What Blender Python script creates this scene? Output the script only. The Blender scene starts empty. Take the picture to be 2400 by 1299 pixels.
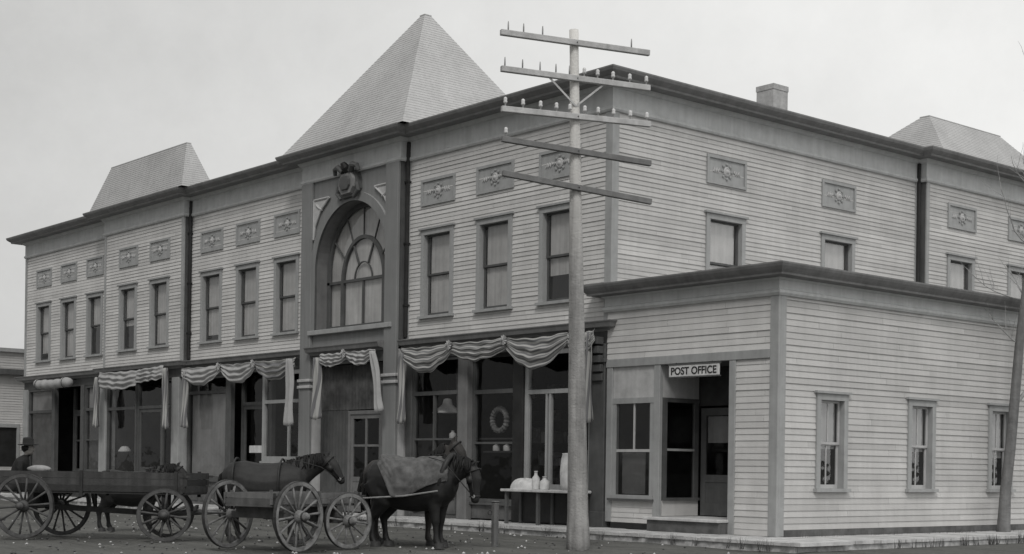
import bpy, bmesh, math, random
from mathutils import Vector, Matrix, noise
random.seed(7)
PI = math.pi
scene = bpy.context.scene
col = scene.collection

# ------------------------------------------------------------------ camera
def make_camera():
    a = math.radians(40.428); roll = 0.01421
    F = Vector((-math.cos(a), math.sin(a), 0)); R = Vector((math.sin(a), math.cos(a), 0)); U = Vector((0, 0, 1))
    right = R*math.cos(roll) + U*math.sin(roll)
    up = U*math.cos(roll) - R*math.sin(roll)
    m = Matrix((right, up, -F)).transposed().to_4x4()
    m.translation = (23.16, -22.51, 1.44)
    cd = bpy.data.cameras.new('camera'); c = bpy.data.objects.new('camera', cd); col.objects.link(c)
    c.matrix_world = m
    cd.sensor_width = 36; cd.lens = 51.33; cd.shift_y = 0.1868
    cd.clip_start = .1; cd.clip_end = 2000
    scene.camera = c
make_camera()

# ------------------------------------------------------------------ light
SUN_EL = math.radians(48); SUN_AZ = math.radians(-46)      # towards +x, a little to the front
sd = Vector((math.cos(SUN_AZ)*math.cos(SUN_EL), math.sin(SUN_AZ)*math.cos(SUN_EL), math.sin(SUN_EL)))
def make_light():
    w = bpy.data.worlds.new('World'); scene.world = w; w.use_nodes = True
    nt = w.node_tree; N = nt.nodes; L = nt.links; N.clear()
    out = N.new('ShaderNodeOutputWorld'); bg = N.new('ShaderNodeBackground'); L.new(bg.outputs[0], out.inputs[0])
    sky = N.new('ShaderNodeTexSky'); sky.sky_type = 'NISHITA'; sky.sun_disc = False
    sky.sun_elevation = SUN_EL; sky.sun_rotation = PI/2 - SUN_AZ
    bw = N.new('ShaderNodeRGBToBW'); L.new(sky.outputs[0], bw.inputs[0])
    tc = N.new('ShaderNodeTexCoord')
    nz = N.new('ShaderNodeTexNoise'); nz.inputs['Scale'].default_value = 4.5; nz.inputs['Detail'].default_value = 12; nz.inputs['Roughness'].default_value = .68
    L.new(tc.outputs['Generated'], nz.inputs['Vector'])
    dot = N.new('ShaderNodeVectorMath'); dot.operation = 'DOT_PRODUCT'; L.new(tc.outputs['Generated'], dot.inputs[0])
    dot.inputs[1].default_value = (.62, .72, .3)
    def mth(op, a, b):
        m = N.new('ShaderNodeMath'); m.operation = op
        for i, s in enumerate((a, b)):
            if isinstance(s, (int, float)): m.inputs[i].default_value = s
            else: L.new(s, m.inputs[i])
        return m.outputs[0]
    cloud = mth('ADD', mth('MULTIPLY', nz.outputs['Fac'], 3.6), 5.95)
    cloud = mth('ADD', cloud, mth('MULTIPLY', dot.outputs['Value'], 5.2))
    val = mth('ADD', mth('MULTIPLY', bw.outputs[0], .12), mth('MULTIPLY', cloud, .88))
    cmb = N.new('ShaderNodeCombineColor')
    L.new(val, cmb.inputs[0]); L.new(mth('MULTIPLY', val, 1.0), cmb.inputs[1]); L.new(mth('MULTIPLY', val, .985), cmb.inputs[2])
    L.new(cmb.outputs[0], bg.inputs['Color']); bg.inputs['Strength'].default_value = .1
    s = bpy.data.lights.new('sun', 'SUN'); s.energy = 1.4; s.angle = math.radians(14); s.color = (1, .98, .95)
    o = bpy.data.objects.new('sun', s); col.objects.link(o); o.location = (20, -20, 40)
    o.rotation_euler = (-sd).to_track_quat('-Z', 'Y').to_euler()
make_light()
scene.view_settings.view_transform = 'Standard'; scene.view_settings.look = 'None'
scene.view_settings.exposure = 0; scene.view_settings.gamma = 1
scene.render.filter_size = 3.3

# ------------------------------------------------------------------ materials
def mat(name, c, rough=.8, var=.25, scale=1.5, streak=0., bump=.15, bscale=40, spec=.3, tint=(1, 1, 1), metal=0., lines=None):
    m = bpy.data.materials.new(name); m.use_nodes = True
    nt = m.node_tree; N = nt.nodes; L = nt.links
    b = N['Principled BSDF']; b.inputs['Roughness'].default_value = rough
    b.inputs['Specular IOR Level'].default_value = spec; b.inputs['Metallic'].default_value = metal
    tc = N.new('ShaderNodeTexCoord')
    n1 = N.new('ShaderNodeTexNoise'); n1.inputs['Scale'].default_value = scale; n1.inputs['Detail'].default_value = 8; n1.inputs['Roughness'].default_value = .65
    L.new(tc.outputs['Object'], n1.inputs['Vector'])
    fac = n1.outputs['Fac']
    if streak:
        mp = N.new('ShaderNodeMapping'); mp.inputs['Scale'].default_value = (9, 9, .6); L.new(tc.outputs['Object'], mp.inputs[0])
        n2 = N.new('ShaderNodeTexNoise'); n2.inputs['Scale'].default_value = 1; n2.inputs['Detail'].default_value = 6; L.new(mp.outputs[0], n2.inputs['Vector'])
        mx = N.new('ShaderNodeMath'); mx.operation = 'MULTIPLY_ADD'; L.new(n2.outputs['Fac'], mx.inputs[0]); mx.inputs[1].default_value = streak
        sc = N.new('ShaderNodeMath'); sc.operation = 'MULTIPLY'; L.new(fac, sc.inputs[0]); sc.inputs[1].default_value = 1-streak
        L.new(sc.outputs[0], mx.inputs[2]); fac = mx.outputs[0]
    mr = N.new('ShaderNodeMapRange'); L.new(fac, mr.inputs[0])
    mr.inputs[1].default_value = .3; mr.inputs[2].default_value = .7
    mr.inputs[3].default_value = c*(1-var); mr.inputs[4].default_value = c*(1+var)
    cc = N.new('ShaderNodeCombineColor')
    for i in range(3):
        k = N.new('ShaderNodeMath'); k.operation = 'MULTIPLY'; L.new(mr.outputs[0], k.inputs[0]); k.inputs[1].default_value = tint[i]
        L.new(k.outputs[0], cc.inputs[i])
    L.new(cc.outputs[0], b.inputs['Base Color'])
    if bump:
        n3 = N.new('ShaderNodeTexNoise'); n3.inputs['Scale'].default_value = bscale; n3.inputs['Detail'].default_value = 6
        L.new(tc.outputs['Object'], n3.inputs['Vector'])
        bp = N.new('ShaderNodeBump'); bp.inputs['Strength'].default_value = bump; bp.inputs['Distance'].default_value = .02
        L.new(n3.outputs['Fac'], bp.inputs['Height']); L.new(bp.outputs[0], b.inputs['Normal'])
    return m
WARM = (1.0, .99, .975); COOL = (.985, 1, 1.0)
M = {}
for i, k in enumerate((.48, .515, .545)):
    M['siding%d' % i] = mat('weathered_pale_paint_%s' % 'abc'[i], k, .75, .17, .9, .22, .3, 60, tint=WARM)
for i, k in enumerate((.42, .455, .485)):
    M['siding_s%d' % i] = mat('sun_offset_pale_paint_%s' % 'abc'[i], k, .75, .16, .9, .22, .3, 60, tint=WARM)  # front wall paint, toned down on side walls to offset their stronger sun
M['lap'] = mat('board_edge_shade', .42, .9, .4, 6)  # shadow line below each clapboard put into the underside's colour
M['trim'] = mat('grey_trim_paint', .31, .7, .2, 3, .4, .15, tint=COOL)
M['trim_dark'] = mat('dark_trim_paint', .085, .65, .3, 3, .3, .15, tint=COOL)
M['crown'] = mat('dark_cornice_paint', .19, .65, .3, 2, .3, .2)
M['crown_po'] = mat('darker_cornice_paint', .16, .65, .35, 2, .3, .2)
M['reveal'] = mat('arch_reveal_paint', .15, .7, .25, 2, .3, .2)
M['frieze'] = mat('frieze_paint', .50, .7, .18, 3, .4, .15, tint=COOL)  # the friezes' own light grey paint
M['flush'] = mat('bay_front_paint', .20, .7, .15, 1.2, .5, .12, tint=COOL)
M['pale'] = mat('pale_trim_paint', .42, .7, .2, 3, .4, .15)
M['dim'] = mat('dim_brown_paint', .15, .7, .3, 3, .4, .15)
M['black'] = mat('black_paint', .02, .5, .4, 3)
M['roof'] = mat('weathered_shingle', .41, .9, .2, .5, .3, .5, 25)
M['roof_flat'] = mat('tin_roof', .25, .6, .2, 1)
M['brick'] = mat('pale_brick', .36, .9, .25, 5, 0, .5, 30)
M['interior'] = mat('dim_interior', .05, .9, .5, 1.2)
M['goods'] = mat('shelf_goods', .16, .8, .8, 5)
M['shade'] = mat('window_shade_cloth', .43, .9, .35, 1.1, .4, .1, tint=WARM)
M['shade_pale'] = mat('pale_blind_cloth', .3, .9, .25, 1.5, .3, .1)
M['white'] = mat('white_enamel', .55, .55, .22, 6)
M['cloth'] = mat('pale_bunting_cloth', .34, .95, .15, 4, .3, .2)
M['pole'] = mat('weathered_pole_wood_glare', .25, .9, .5, 5, .6, .9, 30, tint=WARM)
M['arm'] = mat('grey_crossarm_wood', .42, .9, .3, 4, .3, .4, 50)
M['arm_dark'] = mat('dark_crossarm_wood', .16, .9, .3, 4, .3, .4, 50)
M['pin'] = mat('grey_pin_wood', .3, .9, .3, 6)
M['glassins'] = mat('pale_insulator_glass', .55, .25, .1, 4, spec=.5)
M['iron'] = mat('rusty_iron', .05, .6, .5, 12, metal=.3)
M['wheel'] = mat('dusty_wheel_wood', .16, .9, .6, 5, 0, .3)
M['wheel_dark'] = mat('worn_wheel_wood', .075, .85, .4, 8, 0, .3)
M['wagon'] = mat('dark_wagon_wood', .032, .8, .4, 5, .5, .3)
M['wagon_worn'] = mat('worn_dark_wagon_wood', .05, .85, .5, 4, .5, .4)
M['wagon_grey_worn'] = mat('worn_grey_wagon_wood', .12, .85, .5, 4, .4, .4)
M['wagon_grey'] = mat('grey_wagon_wood', .085, .85, .4, 6, .4, .3)
M['horse'] = mat('black_horse_coat', .011, .55, .4, 4, 0, .2, 60, spec=.35)
M['horse_bay'] = mat('dark_bay_coat', .019, .55, .4, 4, 0, .2, 60, spec=.35, tint=(1.1, 1, .92))
M['horse_grey'] = mat('dark_grey_coat', .02, .6, .4, 5, 0, .2, 60)
M['hair'] = mat('black_mane_hair', .007, .7, .4, 10, 0, .5, 80)
M['hoof'] = mat('dull_hoof', .03, .6, .3, 8)
M['leather'] = mat('black_leather', .02, .5, .3, 8)
M['strap'] = mat('pale_trace_rope', .22, .9, .3, 8)
M['blanket'] = mat('grey_wool_blanket', .095, .95, .5, 5, .2, .6, 90)
M['coat'] = mat('dark_wool_coat', .018, .95, .4, 6, 0, .5, 60)
M['skin'] = mat('skin', .16, .6, .1, 5, tint=(1, .95, .9))
M['sack'] = mat('pale_sacking', .26, .95, .3, 8, 0, .6, 60)
M['plank'] = mat('worn_boardwalk', .42, .9, .35, 3, .2, .4, 40)
M['plank2'] = mat('worn_boardwalk_pale', .48, .9, .35, 3, .2, .4, 40)
M['bark'] = mat('grey_tree_bark', .16, .95, .4, 6, .5, .9, 30)
M['twig'] = mat('pale_twig_bark', .30, .95, .3, 6)
M['found'] = mat('dusty_base_boards', .10, .95, .4, 3)

def glass_mat(name, base, tintv, add):
    m = bpy.data.materials.new(name); m.use_nodes = True
    nt = m.node_tree; N = nt.nodes; L = nt.links; N.clear()
    o = N.new('ShaderNodeOutputMaterial'); mx = N.new('ShaderNodeMixShader')
    tr = N.new('ShaderNodeBsdfTransparent'); tr.inputs[0].default_value = (tintv, tintv, tintv, 1)
    gl = N.new('ShaderNodeBsdfGlossy'); gl.inputs['Roughness'].default_value = .04; gl.inputs['Color'].default_value = (.9, .9, .9, 1)
    lw = N.new('ShaderNodeLayerWeight'); lw.inputs['Blend'].default_value = .5
    fr = N.new('ShaderNodeMath'); fr.operation = 'POWER'; L.new(lw.outputs['Facing'], fr.inputs[0]); fr.inputs[1].default_value = 5
    ad = N.new('ShaderNodeMath'); ad.operation = 'MULTIPLY_ADD'; L.new(fr.outputs[0], ad.inputs[0]); ad.inputs[1].default_value = .9; ad.inputs[2].default_value = .04+add
    tc = N.new('ShaderNodeTexCoord'); nz = N.new('ShaderNodeTexNoise'); nz.inputs['Scale'].default_value = 1.6
    L.new(tc.outputs['Object'], nz.inputs['Vector'])
    bp = N.new('ShaderNodeBump'); bp.inputs['Strength'].default_value = .3; bp.inputs['Distance'].default_value = .05
    L.new(nz.outputs['Fac'], bp.inputs['Height']); L.new(bp.outputs[0], gl.inputs['Normal'])
    L.new(ad.outputs[0], mx.inputs[0]); L.new(tr.outputs[0], mx.inputs[1]); L.new(gl.outputs[0], mx.inputs[2]); L.new(mx.outputs[0], o.inputs[0])
    return m
M['glass'] = glass_mat('old_window_glass', 0, .93, .09)
M['glass_shop'] = glass_mat('dusty_shop_glass', 0, .75, .0)

def stripe_mat():
    m = bpy.data.materials.new('striped_bunting_cloth'); m.use_nodes = True
    nt = m.node_tree; N = nt.nodes; L = nt.links; b = N['Principled BSDF']; b.inputs['Roughness'].default_value = .95
    b.inputs['Specular IOR Level'].default_value = .1
    uv = N.new('ShaderNodeUVMap'); sx = N.new('ShaderNodeSeparateXYZ'); L.new(uv.outputs[0], sx.inputs[0])
    mu = N.new('ShaderNodeMath'); mu.operation = 'FRACT'; L.new(sx.outputs[1], mu.inputs[0])
    r = N.new('ShaderNodeValToRGB'); r.color_ramp.elements[0].position = .46; r.color_ramp.elements[0].color = (.36, .36, .35, 1)
    r.color_ramp.elements[1].position = .54; r.color_ramp.elements[1].color = (.16, .16, .165, 1)
    L.new(mu.outputs[0], r.inputs[0]); L.new(r.outputs[0], b.inputs['Base Color'])
    return m
M['stripe'] = stripe_mat()

def dirt_mat():
    m = bpy.data.materials.new('dirt_road'); m.use_nodes = True
    nt = m.node_tree; N = nt.nodes; L = nt.links; b = N['Principled BSDF']; b.inputs['Roughness'].default_value = .95
    b.inputs['Specular IOR Level'].default_value = .1
    tc = N.new('ShaderNodeTexCoord')
    def nz(s, d=8, mp=None):
        n = N.new('ShaderNodeTexNoise'); n.inputs['Scale'].default_value = s; n.inputs['Detail'].default_value = d; n.inputs['Roughness'].default_value = .65
        if mp:
            k = N.new('ShaderNodeMapping'); k.inputs['Scale'].default_value = mp; k.inputs['Rotation'].default_value = (0, 0, .1); L.new(tc.outputs['Object'], k.inputs[0]); L.new(k.outputs[0], n.inputs['Vector'])
        else: L.new(tc.outputs['Object'], n.inputs['Vector'])
        return n.outputs['Fac']
    a = nz(.35); bb = nz(6); c = nz(1, 6, (.25, 2.2, 1))
    def mth(op, x, y):
        k = N.new('ShaderNodeMath'); k.operation = op
        for i, s in enumerate((x, y)):
            if isinstance(s, (int, float)): k.inputs[i].default_value = s
            else: L.new(s, k.inputs[i])
        return k.outputs[0]
    f = mth('ADD', mth('ADD', mth('MULTIPLY', a, .35), mth('MULTIPLY', bb, .25)), mth('MULTIPLY', c, .4))
    r = N.new('ShaderNodeValToRGB'); e = r.color_ramp.elements
    e[0].position = .34; e[0].color = (.062, .063, .060, 1); e[1].position = .66; e[1].color = (.175, .175, .167, 1)
    L.new(f, r.inputs[0]); L.new(r.outputs[0], b.inputs['Base Color'])
    bp = N.new('ShaderNodeBump'); bp.inputs['Strength'].default_value = 1.; bp.inputs['Distance'].default_value = .09
    L.new(mth('ADD', bb, c), bp.inputs['Height']); L.new(bp.outputs[0], b.inputs['Normal'])
    return m
M['dirt'] = dirt_mat()
def paint_glare_fade(m):
    """washed-out glare painted into the pole colour, paler towards the top"""
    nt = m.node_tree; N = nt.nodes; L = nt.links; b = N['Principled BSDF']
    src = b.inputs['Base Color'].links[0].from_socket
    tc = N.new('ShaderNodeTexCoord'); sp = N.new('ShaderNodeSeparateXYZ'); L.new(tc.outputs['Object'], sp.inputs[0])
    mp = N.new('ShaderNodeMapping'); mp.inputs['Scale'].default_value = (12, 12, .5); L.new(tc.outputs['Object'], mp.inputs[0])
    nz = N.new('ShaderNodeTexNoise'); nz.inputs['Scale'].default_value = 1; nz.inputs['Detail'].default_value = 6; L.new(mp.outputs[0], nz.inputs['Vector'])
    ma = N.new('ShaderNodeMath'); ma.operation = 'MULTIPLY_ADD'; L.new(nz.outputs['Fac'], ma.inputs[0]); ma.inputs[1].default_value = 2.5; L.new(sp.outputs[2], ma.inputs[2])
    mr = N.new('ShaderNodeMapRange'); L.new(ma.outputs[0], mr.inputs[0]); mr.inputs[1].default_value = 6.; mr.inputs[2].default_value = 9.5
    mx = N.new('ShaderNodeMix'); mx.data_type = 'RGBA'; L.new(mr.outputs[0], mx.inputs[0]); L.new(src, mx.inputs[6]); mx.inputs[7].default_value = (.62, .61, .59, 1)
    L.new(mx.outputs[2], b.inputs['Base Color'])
paint_glare_fade(M['pole'])  # glare at the pole top is mixed into the wood colour

# ------------------------------------------------------------------ mesh helpers
def wloc(o):
    v = Vector((0, 0, 0))
    while o: v += o.location; o = o.parent
    return v
def tag(o, label=None, cat=None, group=None, kind=None):
    if label: o['label'] = label
    if cat: o['category'] = cat
    if group: o['group'] = group
    if kind: o['kind'] = kind
    return o
def empty(name, loc, rz=0, label=None, cat=None, group=None):
    o = bpy.data.objects.new(name, None); col.objects.link(o); o.location = loc; o.rotation_euler = (0, 0, rz)
    o.empty_display_size = .3
    return tag(o, label, cat, group)
def link(name, mesh, parent=None, loc=(0, 0, 0), rz=0):
    o = bpy.data.objects.new(name, mesh); col.objects.link(o); o.parent = parent; o.location = loc; o.rotation_euler = (0, 0, rz)
    return o
def copy_tree(o, parent=None):
    c = o.copy(); col.objects.link(c); c.parent = parent
    for ch in list(o.children): copy_tree(ch, c)
    return c

class MB:
    def __init__(s): s.v = []; s.f = []; s.m = []; s.mats = []; s.uv = {}
    def mi(s, m):
        m = M[m] if isinstance(m, str) else m
        if m not in s.mats: s.mats.append(m)
        return s.mats.index(m)
    def add(s, vs, fs, m):
        b = len(s.v); s.v += [tuple(v) for v in vs]; k = s.mi(m)
        for f in fs: s.f.append(tuple(i+b for i in f)); s.m.append(k)
        return b
    def box(s, x0, x1, y0, y1, z0, z1, m):
        if str(m).startswith('glass') and min(x1-x0, y1-y0) < .03:      # a pane is one sheet
            if y1-y0 < x1-x0: y = (y0+y1)/2; q = [(x0, y, z0), (x1, y, z0), (x1, y, z1), (x0, y, z1)]
            else: x = (x0+x1)/2; q = [(x, y0, z0), (x, y1, z0), (x, y1, z1), (x, y0, z1)]
            s.add(q, [(0, 1, 2, 3)], m); return s
        s.add([(x0, y0, z0), (x1, y0, z0), (x1, y1, z0), (x0, y1, z0), (x0, y0, z1), (x1, y0, z1), (x1, y1, z1), (x0, y1, z1)],
              [(0, 3, 2, 1), (4, 5, 6, 7), (0, 1, 5, 4), (1, 2, 6, 5), (2, 3, 7, 6), (3, 0, 4, 7)], m)
        return s
    def obox(s, c, ax, ay, az, hx, hy, hz, m):
        c = Vector(c); ax, ay, az = Vector(ax).normalized(), Vector(ay).normalized(), Vector(az).normalized()
        vs = [c + ax*hx*i + ay*hy*j + az*hz*k for k in (-1, 1) for i, j in ((-1, -1), (1, -1), (1, 1), (-1, 1))]
        s.add(vs, [(0, 3, 2, 1), (4, 5, 6, 7), (0, 1, 5, 4), (1, 2, 6, 5), (2, 3, 7, 6), (3, 0, 4, 7)], m); return s
    def beam(s, p, q, w, h, m, up=(0, 0, 1)):
        p, q = Vector(p), Vector(q); d = (q-p); L = d.length; d.normalize()
        sd_ = d.cross(Vector(up))
        if sd_.length < 1e-4: sd_ = d.cross(Vector((0, 1, 0)))
        sd_.normalize(); u = sd_.cross(d)
        return s.obox((p+q)/2, d, sd_, u, L/2, w/2, h/2, m)
    def tube(s, pts, rad, m, n=8, cap=True):
        pts = [Vector(p) for p in pts]; rings = []
        if not hasattr(rad, '__len__'): rad = [rad]*len(pts)
        prev = None
        for i, p in enumerate(pts):
            d = (pts[min(i+1, len(pts)-1)] - pts[max(i-1, 0)]).normalized()
            if prev is None:
                prev = d.cross(Vector((0, 0, 1)))
                if prev.length < .1: prev = d.cross(Vector((0, 1, 0)))
            a = (prev - d*prev.dot(d)).normalized(); b = d.cross(a); prev = a
            rings.append([p + (a*math.cos(2*PI*k/n) + b*math.sin(2*PI*k/n))*rad[i] for k in range(n)])
        vs = [v for r in rings for v in r]; fs = []
        for i in range(len(pts)-1):
            for k in range(n): fs.append((i*n+k, i*n+(k+1) % n, (i+1)*n+(k+1) % n, (i+1)*n+k))
        if cap: fs += [tuple(range(n))[::-1], tuple((len(pts)-1)*n+k for k in range(n))]
        s.add(vs, fs, m); return s
    def lathe(s, prof, c, m, n=16, axis='z'):
        vs = []; fs = []
        for r, h in prof:
            for k in range(n):
                x, y = r*math.cos(2*PI*k/n), r*math.sin(2*PI*k/n)
                p = (x, y, h) if axis == 'z' else (x, -h, y)
                vs.append((p[0]+c[0], p[1]+c[1], p[2]+c[2]))
        for i in range(len(prof)-1):
            for k in range(n): fs.append((i*n+k, i*n+(k+1) % n, (i+1)*n+(k+1) % n, (i+1)*n+k))
        fs += [tuple(range(n))[::-1], tuple((len(prof)-1)*n+k for k in range(n))]
        s.add(vs, fs, m); return s
    def sweep(s, prof, path, m, cap=True):
        """closed profile (out, z) along an open plan path; outward is to the right of travel"""
        P = [Vector((p[0], p[1])) for p in path]; n = len(P); rings = []
        for i in range(n):
            def nr(a, b):
                d = (b-a).normalized(); return Vector((d.y, -d.x))
            if i == 0: o = nr(P[0], P[1])
            elif i == n-1: o = nr(P[-2], P[-1])
            else:
                a, b = nr(P[i-1], P[i]), nr(P[i], P[i+1]); o = (a+b) / (1+a.dot(b))
            rings.append([(P[i].x+o.x*q[0], P[i].y+o.y*q[0], q[1]) for q in prof])
        k = len(prof); vs = [v for r in rings for v in r]; fs = []
        for i in range(n-1):
            for j in range(k): fs.append((i*k+j, i*k+(j+1) % k, (i+1)*k+(j+1) % k, (i+1)*k+j))
        if cap: fs += [tuple(range(k)), tuple((n-1)*k+j for j in range(k))[::-1]]
        s.add(vs, fs, m); return s
    def mesh(s, name, smooth=False):
        me = bpy.data.meshes.new(name); me.from_pydata(s.v, [], s.f)
        for m in s.mats: me.materials.append(m)
        me.polygons.foreach_set('material_index', s.m)
        if smooth: me.polygons.foreach_set('use_smooth', [True]*len(s.f))
        if s.uv:
            l = me.uv_layers.new(name='UVMap')
            for lp in me.loops: l.data[lp.index].uv = s.uv.get(lp.vertex_index, (0, 0))
        bm = bmesh.new(); bm.from_mesh(me); bmesh.ops.recalc_face_normals(bm, faces=bm.faces); bm.to_mesh(me); bm.free()
        me.update(); return me
    def build(s, name, parent=None, world=True, smooth=False, bevel=0, local=None):
        o = link(name, s.mesh(name, smooth), parent)
        if parent and world: o.location = -wloc(parent)
        if bevel:
            b = o.modifiers.new('bevel', 'BEVEL'); b.width = bevel; b.segments = 1; b.limit_method = 'ANGLE'
        return o

# wall frames: (u along wall, d outwards, z) -> world
def ffront(y): return lambda u, d, z: (u, y-d, z)
def fside(x): return lambda u, d, z: (x+d, u, z)
def fquad(mb, fr, pts, m): mb.add([fr(*p) for p in pts], [tuple(range(len(pts)))], m)
def fbox(mb, fr, u0, u1, d0, d1, z0, z1, m):
    vs = [fr(u, d, z) for z in (z0, z1) for u, d in ((u0, d0), (u1, d0), (u1, d1), (u0, d1))]
    mb.add(vs, [(0, 3, 2, 1), (4, 5, 6, 7), (0, 1, 5, 4), (1, 2, 6, 5), (2, 3, 7, 6), (3, 0, 4, 7)], m)
def siding(mb, fr, u0, u1, z0, z1, holes=(), step=.107, kind='siding', seed=0, out=.0135):
    rnd = random.Random(seed); z = z0; r = 0
    while z < z1-1e-4:
        zt = min(z+step, z1)
        cuts = sorted({z, zt} | {h for q in holes for h in (q[2], q[3]) if z+1e-4 < h < zt-1e-4})
        # board seams for this row
        seams = []; x = u0 + rnd.uniform(.5, 4.5)
        while x < u1: seams.append(x); x += rnd.uniform(2.8, 4.9)
        tone = [rnd.choice((0, 1, 1, 2, 2)) for _ in range(len(seams)+1)]
        wob = rnd.uniform(-.005, .007)
        for a, b in zip(cuts[:-1], cuts[1:]):
            iv = [(u0, u1)]; zm = (a+b)/2
            for q in holes:
                if q[2] < zm < q[3]:
                    nv = []
                    for s0, s1 in iv:
                        if q[1] <= s0 or q[0] >= s1: nv.append((s0, s1)); continue
                        if q[0] > s0: nv.append((s0, q[0]))
                        if q[1] < s1: nv.append((q[1], s1))
                    iv = nv
            da = (out+wob)*(1-(a-z)/step)+.004; db = (out+wob)*(1-(b-z)/step)+.004
            for s0, s1 in iv:
                xs = [s0]+[q for q in seams if s0 < q < s1]+[s1]
                for p, q in zip(xs[:-1], xs[1:]):
                    i = sum(1 for t in seams if t <= p+1e-6)
                    fquad(mb, fr, [(p+.0015, da, a), (q-.0015, da, a), (q-.0015, db, b), (p+.0015, db, b)], '%s%d' % (kind, tone[min(i, len(tone)-1)]))
                if abs(a-z) < 1e-6:
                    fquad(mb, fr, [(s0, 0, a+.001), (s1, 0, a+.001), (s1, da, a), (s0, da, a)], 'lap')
        z = zt; r += 1

# ------------------------------------------------------------------ ground
def make_ground():
    def axis(lo, hi, st, far): return [-far, -far*.4, lo-30]+[lo+i*st for i in range(int((hi-lo)/st)+1)]+[hi+30, far*.4, far]
    xs = axis(-42, 30, .3, 900); ys = axis(-24, 12, .12, 900)
    vs = []
    for y in ys:
        for x in xs:
            h = 0
            if -42 <= x <= 30 and -24 <= y <= 0:
                h = .035*noise.noise((x*.35, y*.8, 0)) + .02*noise.noise((x*1.3, y*1.3, 3)) - .012
                for k, yc in enumerate((-2.9, -4.4, -7.3, -8.8, -11.1, -12.6)):
                    h -= .05*math.exp(-((y-yc-.5*noise.noise((x*.13, k*3.1, 0)))/.11)**2)*(.6+.5*noise.noise((x*.5, k, 1)))
            vs.append((x, y, h-.01))
    n = len(xs); fs = [(j*n+i, j*n+i+1, (j+1)*n+i+1, (j+1)*n+i) for j in range(len(ys)-1) for i in range(n-1)]
    mb = MB(); mb.add(vs, fs, 'dirt'); o = mb.build('ground', smooth=True); tag(o, kind='structure')
    o['label'] = 'rutted grey dirt street'
    # boardwalk in front of the shops and round the post office
    mb = MB(); rnd = random.Random(2); x = -36.
    while x < 6.45:
        w = .19+rnd.uniform(0, .03); mb.box(x, x+w-.008, -1.55+rnd.uniform(-.03, .03), .0, .10, .165+rnd.uniform(-.006, .006), rnd.choice(('plank', 'plank2'))); x += w
    y = .05
    while y < 16:
        w = .2; mb.box(4.84, 6.45+rnd.uniform(-.03, .03), y, y+w-.008, .10, .16+rnd.uniform(-.006, .006), rnd.choice(('plank', 'plank2'))); y += w
    mb.box(-36, 6.4, -1.5, -1.42, -.05, .098, 'lap'); mb.box(6.33, 6.4, -1.41, 16, -.05, .098, 'lap')
    o = mb.build('sidewalk'); tag(o, 'worn plank boardwalk along the shop fronts', kind='structure')
    # loose stones and clods
    mb = MB()
    for _ in range(900):
        px, py = rnd.uniform(-14, 9), rnd.uniform(-14, -1.7); r = rnd.uniform(.012, .04)
        vs = [Vector((rnd.uniform(.7, 1.2)*a*r, rnd.uniform(.7, 1.2)*b*r, rnd.uniform(.5, .9)*c*r)) + Vector((px, py, .0)) for a, b, c in ((1, 0, 0), (0, 1, 0), (-1, 0, 0), (0, -1, 0), (0, 0, 1), (0, 0, -1))]
        mb.add(vs, [(0, 1, 4), (1, 2, 4), (2, 3, 4), (3, 0, 4), (1, 0, 5), (2, 1, 5), (3, 2, 5), (0, 3, 5)], rnd.choice(('found', 'lap', 'wagon_grey')))
    o = mb.build('clods'); tag(o, 'loose stones and clods scattered over the dirt street', 'stones', kind='stuff')
make_ground()

def make_weeds():
    mb = MB(); rnd = random.Random(21)
    for _ in range(130):
        k = rnd.random()
        if k < .6: c = (4.9+rnd.uniform(0, .25), rnd.uniform(.3, 13.5))
        elif k < .8: c = (6.5+rnd.uniform(0, .2), rnd.uniform(0, 12))
        else: c = (rnd.uniform(-12, 6.3), -1.62+rnd.uniform(-.15, 0))
        h = rnd.uniform(.05, .2)
        for _ in range(rnd.randint(6, 14)):
            a = rnd.uniform(0, 2*PI); l = rnd.uniform(.3, .9)*h; p = Vector((c[0]+rnd.uniform(-.06, .06), c[1]+rnd.uniform(-.06, .06), .0)); t = p+Vector((math.cos(a)*l, math.sin(a)*l, h*rnd.uniform(.6, 1)+.12)); w = Vector((-math.sin(a), math.cos(a), 0))*.008
            mb.add([p-w, p+w, t], [(0, 1, 2)], 'weed')
    o = mb.build('weeds'); tag(o, 'dry weeds along the wall foot and boardwalk edge', 'weeds', kind='stuff')
M['weed'] = mat('dry_weed', .09, .9, .4, 6)
make_weeds()

# ------------------------------------------------------------------ shared window makers (local: x along wall, -y outwards, z up)
_cache = {}
def cached(key, fn):
    if key not in _cache: _cache[key] = fn()
    return _cache[key]
def window_mesh(w, h, m, hood=True):
    def fn():
        mb = MB(); c = .13
        mb.box(0, c, -.05, .16, 0, h-c, m); mb.box(w-c, w, -.05, .16, 0, h-c, m)
        mb.box(-.0, w, -.052, .16, h-c, h, m)
        if hood: mb.box(-.06, w+.06, -.095, .02, h+.002, h+.05, 'trim')
        return mb.mesh('window')
    return cached(('w', w, h, m, hood), fn)
def sill_mesh(w):
    def fn():
        mb = MB(); mb.box(-.05, w+.05, -.11, .15, -.07, -.002, 'trim'); return mb.mesh('sill')
    return cached(('s', w), fn)
def sash_mesh(w, h, upper, m, mun):
    def fn():
        mb = MB(); s = .05; y0, y1 = (.075, .105) if upper else (.108, .138)
        mb.box(0, s, y0, y1, 0, h, m); mb.box(w-s, w, y0, y1, 0, h, m)
        mb.box(s, w-s, y0, y1, 0, s+(0 if upper else .03), m); mb.box(s, w-s, y0, y1, h-s, h, m)
        if mun: mb.box(w/2-.014, w/2+.014, y0+.004, y1-.004, s, h-s, m)
        return mb.mesh('sash')
    return cached(('sash', w, h, upper, m, mun), fn)
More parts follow.
